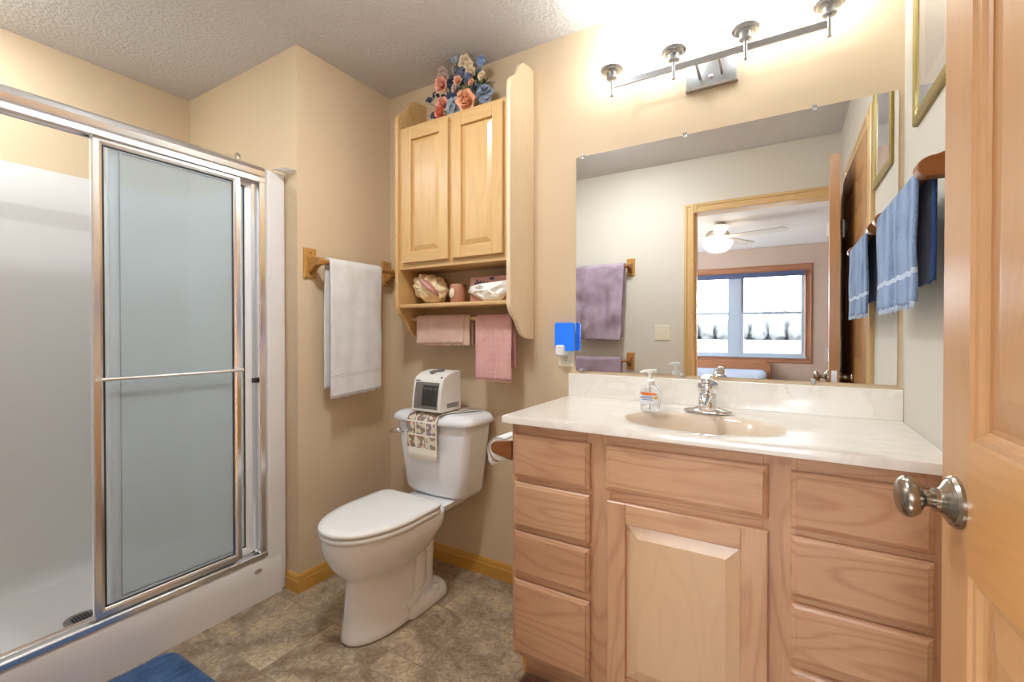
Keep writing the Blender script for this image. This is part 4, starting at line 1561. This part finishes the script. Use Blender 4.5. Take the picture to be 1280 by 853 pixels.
# label wraps the front
def lab_pt(u, z, off):
    a = [p for p in prof]
    for (ax, ay, az), (bx_, by_, bz) in zip(prof, prof[1:]):
        if az <= z <= bz:
            k = (z - az) / (bz - az)
            rx, ry = ax + (bx_ - ax) * k, ay + (by_ - ay) * k
            break
    t = -PI / 2 + u
    p = 2.6
    return (SX + (rx + off) * math.copysign(abs(math.cos(t)) ** (2 / p), math.cos(t)), SY + (ry + off) * math.copysign(abs(math.sin(t)) ** (2 / p), math.sin(t)), CZ + z)
def label(name, u0, u1, z0, z1, off, mat, shape='rect'):
    bm = B()
    n, mrows = 20, 8
    grid = []
    for i in range(n + 1):
        col = []
        for j in range(mrows + 1):
            uu = -1 + 2 * i / n
            vv = -1 + 2 * j / mrows
            if shape == 'oval':
                vv *= math.sqrt(max(0.0, 1 - uu * uu))
            col.append(bm.verts.new(lab_pt((u0 + u1) / 2 + (u1 - u0) / 2 * uu, (z0 + z1) / 2 + (z1 - z0) / 2 * vv, off)))
        grid.append(col)
    for i in range(n):
        for j in range(mrows):
            try:
                bm.faces.new((grid[i][j], grid[i + 1][j], grid[i + 1][j + 1], grid[i][j + 1]))
            except ValueError:
                pass
    bmesh.ops.remove_doubles(bm, verts=bm.verts[:], dist=1e-6)
    return obj(name, bm, mat, so, recalc=False)
label('label', -1.05, 0.9, 0.026, 0.062, 0.0006, M_label)
label('label_band', -0.9, 0.75, 0.056, 0.066, 0.0011, M_orange, 'oval')
label('label_lettering', -0.6, 0.3, 0.0515, 0.0535, 0.0011, M_lblue)
label('label_lettering', -0.95, 0.3, 0.046, 0.0485, 0.0011, M_lblue)
label('label_lettering', -0.6, 0.3, 0.0405, 0.0425, 0.0011, M_lblue)
label('label_seal', 0.35, 0.85, 0.043, 0.054, 0.0011, M_gold, 'oval')

# ------------------------------------------------------------------ mirror
mi_ = thing('wall_mirror', 'large frameless mirror above the vanity backsplash', 'mirror', (-0.226, 0, 1.002))
MX0, MX1, MZ0, MZ1 = -0.7525, 0.299, 1.0022, 1.9031
bm = B()
rings4(bm, MX0, MX1, MZ0, MZ1, [(0, 0.0), (0, 0.005)], lambda u, v, w: (u, -w, v))
bm.normal_update()
for f in bm.faces:
    if abs(f.normal.y) < 0.5:
        f.material_index = 1
obj('mirror_glass', bm, [M_mirror, plain('glass_edge', rgb(170, 176, 172), 0.5)], mi_)
for x, z, s in ((-0.724, MZ1, 1), (-0.318, MZ1, 1), (0.086, MZ1, 1), (-0.727, MZ0, -1), (-0.325, MZ0, -1), (0.086, MZ0, -1)):
    bm = B()
    box(bm, x - 0.006, x + 0.006, -0.0095, -0.0055, z - s * 0.008, z + s * 0.006)
    box(bm, x - 0.006, x + 0.006, -0.0055, 0.0, z + s * 0.0005, z + s * 0.010)
    cl = obj('mirror_clip', bm, M_clearp, mi_, bevel=0.001)
    bm = B()
    lathe(bm, [(0.003, 0), (0.003, 0.0065), (0, 0.0068)], (x, 0.0, z + s * 0.0065), (0, -1, 0), n=10)
    obj('clip_screw', bm, M_nickel, cl)

# ------------------------------------------------------------------ outlet, night light, switch
out = thing('wall_outlet', 'ivory double outlet on the wall beside the backsplash', 'outlet', (-0.797, 0, 1.015))
bm = B()
rings4(bm, -0.835, -0.761, 1.016, 1.132, [(0, 0.0), (0, 0.002), (0.003, 0.0055), (0.004, 0.0055)], lambda u, v, w: (u, -w, v))
obj('cover_plate', bm, M_ivory, out)
for zc_ in (1.051, 1.097):
    bm = B()
    lathe(bm, [(0.0165, 0.004), (0.0165, 0.0075), (0, 0.0076)], (-0.798, 0, zc_), (0, -1, 0), n=24)
    rc = obj('receptacle', bm, M_ivory, out)
    bm = B()
    box(bm, -0.8055, -0.8035, -0.0082, -0.0074, zc_ - 0.001, zc_ + 0.007)
    box(bm, -0.7925, -0.7905, -0.0082, -0.0074, zc_ - 0.001, zc_ + 0.007)
    lathe(bm, [(0.0024, 0.0074), (0.0024, 0.0082), (0, 0.0083)], (-0.798, 0, zc_ - 0.008), (0, -1, 0), n=10)
    obj('socket_slots', bm, M_slot, rc)
nl = thing('night_light', 'glowing blue plug-in night light in the outlet beside the mirror', 'night light', (-0.797, -0.03, 1.08))
bm = B()
loft(bm, [rrect(-0.846, -0.757, 0, 0.132, 0.008, 0)] and [[(x, -w, z + 1.093) for x, z, _ in rrect(-0.834 + i, -0.746 - i, -0.008 + i, 0.112 - i, 0.008, 0)] for i, w in ((0, 0.030), (0, 0.042), (0.003, 0.046))])
obj('blue_shade', bm, M_blue, nl, smooth=True, auto=40)
bm = B()
loft(bm, [[(x, -w, z) for x, z, _ in rrect(-0.825 + i, -0.785 - i, 1.066 + i, 1.110 - i, 0.009, 0)] for i, w in ((0, 0.0085), (0, 0.054), (0.004, 0.060))])
obj('plug_body', bm, M_white, nl, smooth=True, auto=40)

sw = thing('light_switch', 'ivory double light switch beside the doorway, seen in the mirror', 'light switch', (-0.785, YR, 1.10))
bm = B()
rings4(bm, -0.845, -0.728, 1.10, 1.215, [(0, 0.0), (0, 0.002), (0.003, 0.0055), (0.004, 0.0055)], lambda u, v, w: (u, YR + w, v))
obj('cover_plate', bm, M_ivory, sw)
for x in (-0.810, -0.763):
    bm = B()
    box(bm, x - 0.005, x + 0.005, YR + 0.005, YR + 0.014, 1.156, 1.168)
    obj('toggle', bm, M_ivory, sw, bevel=0.001)

# ------------------------------------------------------------------ toilet paper on the side of the vanity
tp = thing('toilet_paper_holder', 'wooden toilet paper holder on the side of the vanity', 'paper holder', (-0.80, -0.45, 0.77))
for y in (-0.520, -0.385):
    bm = B()
    pts = [(-0.762, 0.742), (-0.762, 0.806)]
    for k in range(9):
        a = math.radians(90 + 180 * k / 8)
        pts.append((-0.822 + 0.022 * math.cos(a), 0.776 + 0.022 * math.sin(a)))
    prism(bm, pts, lambda u, v, w: (u, y + w, v), -0.009, 0.009)
    obj('holder_arm', bm, M_cherry, tp, bevel=0.003)
bm = B()
tube(bm, [(-0.824, -0.52, 0.776), (-0.824, -0.385, 0.776)], 0.008, n=12)
obj('roller', bm, M_cherry, tp)
bm = B()
RC = (-0.822, 0.766)
n = 40
spiral = []
for k in range(n + 1):
    a = 2 * PI * k / n
    spiral.append((RC[0] + 0.039 * math.cos(a), RC[1] + 0.039 * math.sin(a)))
inner = [(RC[0] + 0.022 * math.cos(2 * PI * k / n), RC[1] + 0.022 * math.sin(2 * PI * k / n)) for k in range(n + 1)]
ya, yb = -0.505, -0.402
for i in range(n):
    a, c, d, e2 = spiral[i], spiral[i + 1], inner[i], inner[i + 1]
    q = lambda p, y: bm.verts.new((p[0], y, p[1]))
    bm.faces.new((q(a, ya), q(c, ya), q(c, yb), q(a, yb)))
    bm.faces.new((q(d, ya), q(d, yb), q(e2, yb), q(e2, ya)))
    bm.faces.new((q(a, ya), q(d, ya), q(e2, ya), q(c, ya)))
    bm.faces.new((q(a, yb), q(c, yb), q(e2, yb), q(d, yb)))
bmesh.ops.remove_doubles(bm, verts=bm.verts[:], dist=1e-6)
tr = obj('toilet_paper_roll', bm, M_paper, smooth=True, auto=40)
tag(tr, 'white toilet paper roll on the holder beside the vanity', 'toilet paper')
bm = B()
pts = []
for k in range(16):
    a = math.radians(60 + 150 * k / 15)
    rr = 0.0405 + 0.012 * (k / 15) ** 2
    pts.append((RC[0] + rr * math.cos(a), RC[1] + rr * math.sin(a)))
pts += [(RC[0] - 0.045, RC[1] - 0.045), (RC[0] - 0.030, RC[1] - 0.058)]
loft(bm, [[(u, y, v) for u, v in pts] for y in (ya - 0.001, -0.47, -0.43, yb)], cap0=False, cap1=False, closed=False)
obj('loose_sheet', bm, M_paper, tr, smooth=True, recalc=False, solid=0.0012)

# ------------------------------------------------------------------ vanity light
LY, LZ = -0.125, 2.098
vl = thing('vanity_light', 'brushed nickel four-light bar with glowing glass shades above the mirror', 'wall light', (-0.222, 0, 2.05))
bm = B()
rings4(bm, -0.313, -0.139, 2.055, 2.170, [(0, 0), (0, 0.018), (0.004, 0.024), (0.006, 0.024)], lambda u, v, w: (u, -w, v))
bp_ = obj('back_plate', bm, M_nickel, vl)
bm = B()
lathe(bm, [(0.006, 0.022), (0.006, 0.03), (0, 0.033)], (-0.226, 0, 2.085), (0, -1, 0), n=14)
obj('plate_screw', bm, M_chrome, bp_)
for x in (-0.262, -0.190):
    bm = B()
    tube(bm, [(x, -0.02, 2.088), (x, LY, LZ)], 0.0055, n=12)
    obj('bar_arm', bm, M_nickel, vl)
bm = B()
box(bm, -0.562, 0.116, LY - 0.004, LY + 0.004, LZ - 0.0105, LZ + 0.0105)
obj('cross_bar', bm, M_nickel, vl, bevel=0.001)
for x in (-0.559, -0.334, -0.109, 0.116):
    bm = B()
    lathe(bm, [(0, -0.052), (0.0065, -0.051), (0.0065, 0.018)], (x, LY, LZ + 0.012), n=16, caps=False)
    lathe(bm, [(0.005, 0.012), (0.016, 0.014), (0.0195, 0.017), (0.0195, 0.020), (0.0185, 0.024), (0.0185, 0.036), (0.024, 0.040), (0.030, 0.0405), (0.032, 0.044), (0.036, 0.046), (0.041, 0.047), (0.043, 0.051), (0.042, 0.054), (0.030, 0.055), (0, 0.055)], (x, LY, LZ + 0.010), n=36)
    obj('lamp_holder', bm, M_nickel, vl, smooth=True, auto=40)
    bm = B()
    z0 = LZ + 0.060
    lathe(bm, [(0.0, 0.006), (0.030, 0.006), (0.036, 0.0), (0.047, 0.006), (0.050, 0.018), (0.052, 0.13), (0.0505, 0.142), (0.046, 0.146), (0.044, 0.140), (0.044, 0.02), (0.0, 0.015)], (x, LY, z0), n=36)
    obj('glass_shade', bm, M_shade, vl, smooth=True, auto=60)

# ------------------------------------------------------------------ wall cabinet above the toilet
wc = thing('wall_cabinet', 'honey wood wall cabinet with two panel doors and an open shelf above the toilet', 'cabinet', (-1.28, -0.1, 1.13))
KX0, KX1 = -1.603, -0.955
side_prof = [(0.0, 1.132), (0.067, 1.136), (0.085, 1.140), (0.109, 1.152), (0.125, 1.168), (0.137, 1.186), (0.150, 1.208), (0.170, 1.226), (0.190, 1.238), (0.204, 1.255), (0.212, 1.275), (0.213, 1.30),
             (0.213, 2.175), (0.210, 2.195), (0.200, 2.212), (0.183, 2.226), (0.160, 2.240), (0.145, 2.258), (0.133, 2.285), (0.118, 2.306), (0.098, 2.320), (0.07, 2.326), (0.045, 2.330), (0.0, 2.334)]
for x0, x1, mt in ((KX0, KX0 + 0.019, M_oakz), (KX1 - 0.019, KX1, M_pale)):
    bm = B()
    prism(bm, side_prof, lambda u, v, w: (w, -u, v), x0, x1)
    obj('side_panel', bm, mt, wc, bevel=0.004, seg=3)
IX0, IX1 = KX0 + 0.019, KX1 - 0.019
bm = B()
FYc = -0.178
box(bm, IX0, IX1, FYc, 0.0, 2.122, 2.140, 1)
box(bm, IX0, IX1, FYc, 0.0, 1.465, 1.481, 1)
box(bm, IX0, IX1, -0.008, 0.0, 1.48, 2.122)
for a, c, z0, z1, mi in ((IX0, IX0 + 0.025, 1.465, 2.14, 0), (IX1 - 0.025, IX1, 1.465, 2.14, 0), (-1.29, -1.25, 1.50, 2.11, 0), (IX0 + 0.025, IX1 - 0.025, 1.465, 1.50, 1), (IX0 + 0.025, IX1 - 0.025, 2.105, 2.14, 1)):
    box(bm, a, c, FYc - 0.0175, FYc - 0.0003, z0, z1, mi)
obj('cabinet_box', bm, [M_oakz, M_oakx], wc)
bm = B()
box(bm, IX0, IX1, -0.205, 0.0, 1.280, 1.298)
obj('shelf', bm, M_oakx, wc, bevel=0.006, seg=3)
bm = B()
tube(bm, [(IX0 - 0.004, -0.105, 1.228), (IX1 + 0.004, -0.105, 1.228)], 0.0105, n=16)
obj('towel_dowel', bm, M_oakx, wc, smooth=True, auto=40)
bm = B()
box(bm, IX0, IX1, -0.014, 0.0, 1.19, 1.28)
obj('back_rail', bm, M_oakx, wc)
Mk = lambda u, v, w: (u, FYc - 0.0178 - w, v)
for a, c in ((-1.553, -1.278), (-1.258, -0.992)):
    bm = B()
    z0, z1 = 1.492, 2.121
    sw_ = 0.052
    for u0, u1, v0, v1, mi in ((a, a + sw_, z0, z1, 0), (c - sw_, c, z0, z1, 0), (a + sw_, c - sw_, z1 - sw_, z1, 1), (a + sw_, c - sw_, z0, z0 + sw_, 1)):
        rings4(bm, u0, u1, v0, v1, [(0, 0.0), (0, 0.015), (0.0025, 0.0175), (0.004, 0.0175)], Mk, mi=mi)
    dd = obj('door', bm, [M_oakz, M_oakx], wc)
    bm = B()
    rings4(bm, a + sw_ - 0.002, c - sw_ + 0.002, z0 + sw_ - 0.002, z1 - sw_ + 0.002, [(0, 0.004), (0.004, 0.006), (0.026, 0.0145), (0.028, 0.0145)], Mk)
    obj('raised_panel', bm, M_oakz, dd)

# flower arrangement on top of the cabinet
fl = thing('flower_arrangement', 'artificial peach roses and blue flowers standing on top of the wall cabinet', 'flowers', (-1.27, -0.12, 2.141))
FLW = [
('peach',-1.200,-0.172,2.187,0.039),('pink',-1.347,-0.160,2.304,0.030),('pink',-1.340,-0.165,2.211,0.026),('coral',-1.346,-0.170,2.172,0.027),
('cream',-1.257,-0.100,2.408,0.029),('cream',-1.204,-0.130,2.335,0.025),('cream',-1.138,-0.140,2.293,0.018),('pale',-1.393,-0.090,2.400,0.028),
('peach',-1.250,-0.170,2.290,0.018),('peach',-1.168,-0.180,2.255,0.014),('pale',-1.330,-0.080,2.415,0.018),
('blueH',-1.125,-0.140,2.204,0.042),('blueB',-1.178,-0.100,2.396,0.022),('grey',-1.275,-0.170,2.182,0.036),('navy',-1.308,-0.145,2.245,0.026),
('slate',-1.260,-0.120,2.348,0.029),('navy',-1.326,-0.110,2.334,0.030),('navy',-1.446,-0.140,2.261,0.019),('navy',-1.415,-0.130,2.290,0.016),
('leaf',-1.180,-0.120,2.304,0.029),('leaf',-1.148,-0.110,2.274,0.025),('navy',-1.400,-0.155,2.176,0.022),('slate',-1.181,-0.140,2.244,0.025),
('navy',-1.245,-0.10,2.235,0.032),('navy',-1.30,-0.10,2.19,0.032),('slate',-1.30,-0.10,2.38,0.024),('leaf',-1.22,-0.09,2.28,0.03),('grey',-1.355,-0.11,2.26,0.022),
('pale',-1.295,-0.12,2.29,0.022),('cream',-1.225,-0.12,2.375,0.02),('slate',-1.215,-0.14,2.31,0.022),('grey',-1.30,-0.13,2.425,0.018),
('pale',-1.37,-0.12,2.36,0.022),('navy',-1.375,-0.13,2.26,0.022),('blueH',-1.16,-0.12,2.34,0.02),('leaf',-1.38,-0.12,2.22,0.025),('leaf',-1.29,-0.1,2.34,0.025)]


def petal(bm, c, d, up, length, width, cup):
    """a cupped petal from centre c in direction d, with normal up"""
    d, up = Vector(d).normalized(), Vector(up).normalized()
    s = d.cross(up).normalized()
    rows = []
    for i in range(5):
        t = i / 4
        w = width * math.sin(PI * (0.12 + 0.80 * t) ** 0.9) * 0.5 * (1.15 if t > .5 else 1)
        row = []
        for j in range(-2, 3):
            q = j / 2
            row.append(bm.verts.new(Vector(c) + d * (length * t) + s * (w * q) + up * (cup * (t * t * 1.1 + 0.45 * q * q - (0.9 * max(0, t - 0.7))))))
        rows.append(row)
    for a, b2 in zip(rows, rows[1:]):
        for j in range(4):
            bm.faces.new((a[j], a[j + 1], b2[j + 1], b2[j]))


def rose(bm, c, r, facing):
    f = Vector(facing).normalized()
    u, v, _ = frame_of(f)
    c = Vector(c)
    for ring, (n, tilt, ln, wd, off) in enumerate(((3, 1.25, 0.55, 0.7, 0.25), (4, 0.95, 0.7, 0.85, 0.12), (5, 0.6, 0.9, 0.95, 0.0), (6, 0.22, 1.0, 1.0, -0.12))):
        for k in range(n):
            a = 2 * PI * (k + 0.37 * ring) / n + random.uniform(-.15, .15)
            d = u * math.cos(a) + v * math.sin(a)
            dd = d * math.cos(tilt) + f * math.sin(tilt)
            nn = -d * math.sin(tilt) + f * math.cos(tilt)
            petal(bm, c + f * (off * r * 0.4), dd, nn, r * ln, r * wd, r * 0.30)


def cluster(bm, c, r, facing, big):
    f = Vector(facing).normalized()
    c = Vector(c)
    n = 9 if big else 6
    for k in range(n):
        dv = Vector((random.uniform(-1, 1), random.uniform(-1, 0.2), random.uniform(-1, 1))).normalized()
        cc = c + dv * r * 0.62
        u, v, _ = frame_of((dv + f).normalized())
        nn = (dv + f * 0.8).normalized()
        for q in range(4):
            a = PI / 2 * q + random.uniform(-.3, .3)
            d = u * math.cos(a) + v * math.sin(a)
            petal(bm, cc, d, nn, r * 0.72, r * 0.75, r * 0.12)


def leafcl(bm, c, r, n=5):
    c = Vector(c)
    for k in range(n):
        dv = Vector((random.uniform(-1, 1), random.uniform(-1, 0.3), random.uniform(-.6, 1))).normalized()
        petal(bm, c, dv, Vector((0, -1, 0.3)).cross(dv).cross(dv) * -1 + Vector((0, -0.3, 0.4)), r * 1.25, r * 0.6, r * 0.15)


bm = B()
box(bm, -1.33, -1.16, -0.145, -0.075, 2.141, 2.165)
for k, x, y, z, r in FLW:
    tube(bm, [(-1.25 + (x + 1.25) * 0.25, -0.11, 2.160), (x, y + r * 0.5, z - r * 0.2)], 0.0018, n=5)
obj('stems', bm, PETAL['leaf'], fl)
for k, x, y, z, r in FLW:
    bm = B()
    fc = (random.uniform(-.2, .35), -1, random.uniform(-.25, .15))
    if k in ('peach', 'pink', 'coral', 'cream', 'pale'):
        rose(bm, (x, y, z), r * 1.35, fc)
        nm = 'rose'
    elif k == 'leaf':
        leafcl(bm, (x, y, z), r, 7)
        nm = 'leaf_cluster'
    else:
        cluster(bm, (x, y, z), r, fc, r > 0.024)
        nm = 'blue_flower'
    obj(nm, bm, PETAL[k], fl, recalc=False, smooth=True)

# items on the open shelf (shelf top 1.298)
ZS = 1.2985
# dried shell shape sachet: ruffled shell
sh_ = thing('seashell', 'large ruffled cream seashell with a pink opening on the cabinet shelf', 'seashell', (-1.47, -0.11, ZS))
bm = B()
res = bmesh.ops.create_icosphere(bm, subdivisions=5, radius=1.0)
for v in bm.verts:
    q = v.co.copy()
    ridge = 0.10 * math.sin(q.x * 13 + 4 * q.z) * (0.5 + 0.5 * q.z) + 0.10 * mnoise.noise(q * 3.5) + 0.07 * abs(math.sin(math.atan2(q.z, q.x) * 5)) + 0.10 * mnoise.noise(q * 1.6 + Vector((4, 1, 2)))
    f = 0.86 + ridge
    x, y, z = q.x * 0.112 * f, q.y * 0.066 * f, q.z * 0.074 * f
    x, z = x * math.cos(0.35) + z * math.sin(0.35), -x * math.sin(0.35) + z * math.cos(0.35)
    v.co = Vector((-1.466 + x, -0.105 + y, ZS + 0.080 + z))
mz = min(v.co.z for v in bm.verts)
for v in bm.verts:
    v.co.z += ZS - mz
obj('shell_body', bm, M_shell, sh_, smooth=True)
bm = B()
tube(bm, [(-1.500, -0.150, ZS + 0.122), (-1.450, -0.166, ZS + 0.100), (-1.410, -0.166, ZS + 0.070), (-1.385, -0.150, ZS + 0.036)], [0.008, 0.026, 0.024, 0.008], n=16, sx=0.5, up=(0, 1, 0))
obj('shell_opening', bm, M_shellp, sh_, smooth=True)

cj = thing('candle_jar', 'small pinkish candle jar with a cream oval beside the seashell', 'candle', (-1.305, -0.10, ZS))
bm = B()
lathe(bm, [(0.036, 0), (0.038, 0.003), (0.038, 0.086), (0.036, 0.090), (0.032, 0.090), (0.032, 0.084), (0, 0.084)], (-1.305, -0.10, ZS), n=32)
obj('jar', bm, M_candle, cj, smooth=True, auto=40)
bm = B()
lathe(bm, [(0.019, 0.0), (0.017, 0.003), (0, 0.005)], (-1.314, -0.138, ZS + 0.047), (-0.23, -1, 0), n=24)
for v in bm.verts:
    v.co.z = ZS + 0.047 + (v.co.z - ZS - 0.047) * 1.3
obj('cameo', bm, M_cameo, cj, smooth=True)

tb = thing('tissue_box', 'pink flowered tissue box with white tissue hanging out on the cabinet shelf', 'tissue box', (-1.10, -0.09, ZS))
bm = B()
# box leaned with its opening toward the room
prism(bm, [(0.004, 0.0), (0.118, 0.0), (0.118, 0.115), (0.004, 0.128)], lambda u, v, w: (w, -0.004 - u, ZS + v), -1.222, -0.990)
obj('box', bm, M_pinkbox, tb, bevel=0.003)
bm = B()
for k in range(9):
    a = k / 8
    lx = -1.195 + a * 0.105
    lz = ZS + 0.082 + 0.020 * a + 0.006 * math.sin(k * 2.3)
    petal(bm, (lx, -0.1235, lz), (math.cos(0.5 + k), 0, math.sin(0.5 + k)), (0, -1, 0), 0.014, 0.010, 0.001)
obj('printed_sprig', bm, PETAL['navy'], tb, recalc=False)
bm = B()
rings = []
n = 22
outl = [(-1.232, 0.050), (-1.205, 0.071), (-1.155, 0.083), (-1.09, 0.087), (-1.01, 0.090), (-0.992, 0.086), (-0.998, 0.060), (-1.03, 0.024), (-1.05, 0.006), (-1.13, 0.004), (-1.155, 0.014), (-1.20, 0.036)]
ctr = (-1.10, 0.050)
loops = []
for s, yy in ((1.0, -0.126), (0.97, -0.140), (0.75, -0.150), (0.45, -0.148), (0.15, -0.158)):
    lp = []
    for i, (x, z) in enumerate(outl):
        xx, zz = ctr[0] + (x - ctr[0]) * s, ctr[1] + (z - ctr[1]) * s
        lp.append((xx, yy - 0.008 * math.sin(i * 2.4 + s * 5) * (s < 1), ZS + zz))
    loops.append(lp)
loft(bm, loops)
obj('tissue', bm, M_tissue, tb, smooth=True, auto=50)

# cloths on the cabinet dowel
bm = B()
drape(bm, (-1.545, -0.105, 1.229), (-1.255, -0.105, 1.229), (0, -1, 0), 0.0155, 0.118, 0.125, nu=30, nv=30, wave=0.001, waves=1.0, seed=1.0, wrink=0.006, hemdip=-0.05)
drape(bm, (-1.54, -0.105, 1.229), (-1.225, -0.105, 1.229), (0, -1, 0), 0.0125, 0.128, 0.13, nu=30, nv=30, wave=0.0004, waves=1.0, seed=1.6, wrink=0.003, hemdip=-0.03)
o = obj('washcloth', bm, M_pinkcloth, smooth=True, solid=0.006, recalc=False)
tag(o, 'short folded pale pink washcloth on the rail under the cabinet shelf', 'washcloth')
bm = B()
drape(bm, (-1.190, -0.105, 1.229), (-1.003, -0.105, 1.229), (0, -1, 0), 0.0145, 0.275, 0.225, nu=30, nv=44, wave=0.0015, waves=1.2, seed=2.0, wrink=0.006, hemdip=0.0, gapb=0.01)
o = obj('hand_towel', bm, M_plaid, smooth=True, solid=0.003, recalc=False)
tag(o, 'pink plaid fringed towel hanging from the rail under the wall cabinet', 'towel')
bm = B()
for k in range(46):
    u = (k + 0.5) / 46
    w = math.sin(u * 1.2 * 2 * PI + 2) + 0.5 * math.sin(u * 1.2 * 4.3 * PI + 4.2)
    x = -1.190 + 0.187 * u
    y = -0.105 - (0.0145 + 0.0015 * w + 0.0015 + 0.006 * mnoise.noise(Vector((u * 5 + 2, 0.275 * 9, 2))))
    tube(bm, [(x, y, 0.957), (x + random.uniform(-.002, .002), y, 0.944 + random.uniform(-.003, .002))], [0.0016, 0.0006], n=5)
obj('fringe', bm, plain('pink_fringe', rgb(226, 172, 166), 0.9), o)

# ------------------------------------------------------------------ heater and runner on the tank
ru0, ru1 = -1.472, -1.300
bm = B()
uvl = bm.loops.layers.uv.verify()
path = [(-0.2655, 0.590), (-0.2645, 0.62), (-0.2650, 0.66), (-0.2660, 0.70), (-0.2670, 0.735), (-0.2680, 0.758), (-0.2620, 0.777), (-0.245, 0.7915), (-0.225, 0.7985), (-0.200, 0.8005), (-0.15, 0.8010), (-0.10, 0.8010), (-0.05, 0.8010)]
acc = [0]
for a, c in zip(path, path[1:]):
    acc.append(acc[-1] + math.hypot(a[0] - c[0], a[1] - c[1]))
nu = 16
rows = []
for (y, z), s in zip(path, acc):
    # the front half hangs straight, the top half fans toward the right rear
    sh_x = 0.0 if s < 0.21 else (s - 0.21) * 0.55
    rows.append([bm.verts.new((ru0 + (ru1 - ru0) * i / nu + sh_x, y + 0.0015 * math.sin(i * 0.9) * (1 if s < 0.17 else 0), z)) for i in range(nu + 1)])
for j in range(len(rows) - 1):
    for i in range(nu):
        f = bm.faces.new((rows[j][i], rows[j][i + 1], rows[j + 1][i + 1], rows[j + 1][i]))
        for l, (a, c) in zip(f.loops, ((i, j), (i + 1, j), (i + 1, j + 1), (i, j + 1))):
            l[uvl].uv = (a / nu + 0.04, acc[c] / 0.37 + 0.045)
o = obj('table_runner', bm, M_runner, smooth=True, solid=0.0018, recalc=False)
tag(o, 'small printed cloth with flower squares draped over the toilet tank', 'cloth')

ht = thing('space_heater', 'small white electric heater with grey grille on the toilet tank', 'heater', (-1.37, -0.18, 0.802))
hx0, hx1 = -1.452, -1.284
hp = [(-0.258, 0.806), (-0.262, 0.812), (-0.258, 0.860), (-0.250, 0.910), (-0.240, 0.948), (-0.228, 0.962), (-0.195, 0.978), (-0.150, 0.986), (-0.118, 0.987), (-0.110, 0.980), (-0.108, 0.880), (-0.108, 0.806)]
bm = B()
prism(bm, hp, lambda u, v, w: (w, u, v), hx0, hx1)
obj('housing', bm, M_heater, ht, bevel=0.007, seg=4, smooth=True, auto=30)
def hface(z):
    for (ya, za), (yb, zb) in zip(hp[1:], hp[2:]):
        if za <= z <= zb:
            return ya + (yb - ya) * (z - za) / (zb - za)
    return -0.24
bm = B()
zz = [0.820 + (0.938 - 0.820) * k / 10 for k in range(11)]
loft(bm, [[(hx0 + 0.013 + 0.002 * math.cos(k), hface(z) - 0.0012, z) for k in (0,)] + [(x, hface(z) - 0.0012, z) for x in (hx1 - 0.016,)] + [(hx1 - 0.016, hface(z) + 0.01, z), (hx0 + 0.013, hface(z) + 0.01, z)] for z in zz])
gr = obj('grille', bm, M_grille, ht)
bm = B()
for k in range(7):
    x = -1.385 + k * 0.0125
    for z0, z1 in ((0.838, 0.922),):
        steps = 8
        pts = [(x, hface(z0 + (z1 - z0) * i / steps) - 0.002, z0 + (z1 - z0) * i / steps) for i in range(steps + 1)]
        tube(bm, pts, 0.0028, n=6)
loft(bm, [[(-1.392, hface(z) - 0.0018, z), (-1.302, hface(z) - 0.0018, z), (-1.302, hface(z) + 0.004, z), (-1.392, hface(z) + 0.004, z)] for z in (0.834, 0.86, 0.89, 0.926)])
obj('grille_slats', bm, M_grdark, gr)
bm = B()
for dx, dy in ((-0.012, -0.016), (0.010, 0.010)):
    lathe(bm, [(0.0175, 0), (0.0175, 0.003), (0.013, 0.005), (0, 0.005)], (-1.365 + dx, -0.178 + dy, 0.9845 + dy * 0.28), (0, -0.25, 1), n=24)
obj('control_dial', bm, M_grille, ht, smooth=True, auto=30)
bm = B()
lathe(bm, [(0.0045, 0), (0.0045, 0.003), (0, 0.003)], (-1.298, -0.231, 0.960), (0, -0.6, 1), n=12)
obj('indicator_light', bm, M_slot, ht)
bm = B()
for k in range(7):
    box(bm, hx0 + 0.012 + k * 0.0042, hx0 + 0.0148 + k * 0.0042, hface(0.944) - 0.0014, hface(0.944) + 0.002, 0.9425, 0.9465)
obj('lettering', bm, M_slot, ht)
bm = B()
box(bm, hx1 - 0.001, hx1 + 0.0008, -0.215, -0.125, 0.822, 0.845)
lb = obj('side_label', bm, plain('silver_label', rgb(196, 196, 198), 0.4), ht)
bm = B()
for k in range(4):
    box(bm, hx1 + 0.0006, hx1 + 0.0012, -0.211, -0.129 - 0.012 * (k % 2), 0.8255 + k * 0.0048, 0.8275 + k * 0.0048)
obj('label_lettering', bm, M_slot, lb)
for x in (hx0 + 0.02, hx1 - 0.02):
    for y in (-0.24, -0.125):
        bm = B()
        lathe(bm, [(0.007, 0), (0.008, 0.006)], (x, y, 0.8022), n=12)
        obj('foot', bm, M_slot, ht)

# ------------------------------------------------------------------ fill lamps added out of view to brighten the room (shower and entry)
def fill_lamp(x, y, strength, k, label):
    t = thing('fill_light', label, 'added fill light', (x, y, H))
    bm = B()
    lathe(bm, [(0.09 * k, 0), (0.095 * k, -0.006), (0.085 * k, -0.014), (0.075 * k, -0.014)], (x, y, H), n=32)
    obj('trim_ring', bm, M_white, t, smooth=True, auto=40)
    bm = B()
    lathe(bm, [(0.080 * k, -0.010), (0.07 * k, -0.020 * k), (0.04 * k, -0.028 * k), (0, -0.030 * k)], (x, y, H), n=32, caps=False)
    m_ = plain('fill_dome_' + str(int(strength * 10)), rgb(255, 252, 246), 0.4, emis=(0.88, 0.95, 1.0, 1), estr=strength)
    obj('dome', bm, m_, t, smooth=True)


fill_lamp(-2.42, -1.50, SHOWER_FILL, 1.2, 'small domed fill light added out of view over the shower')
fill_lamp(-0.98, -1.05, ENTRY_FILL, 1.6, 'round domed fill light added out of view between the shower and the doorway')
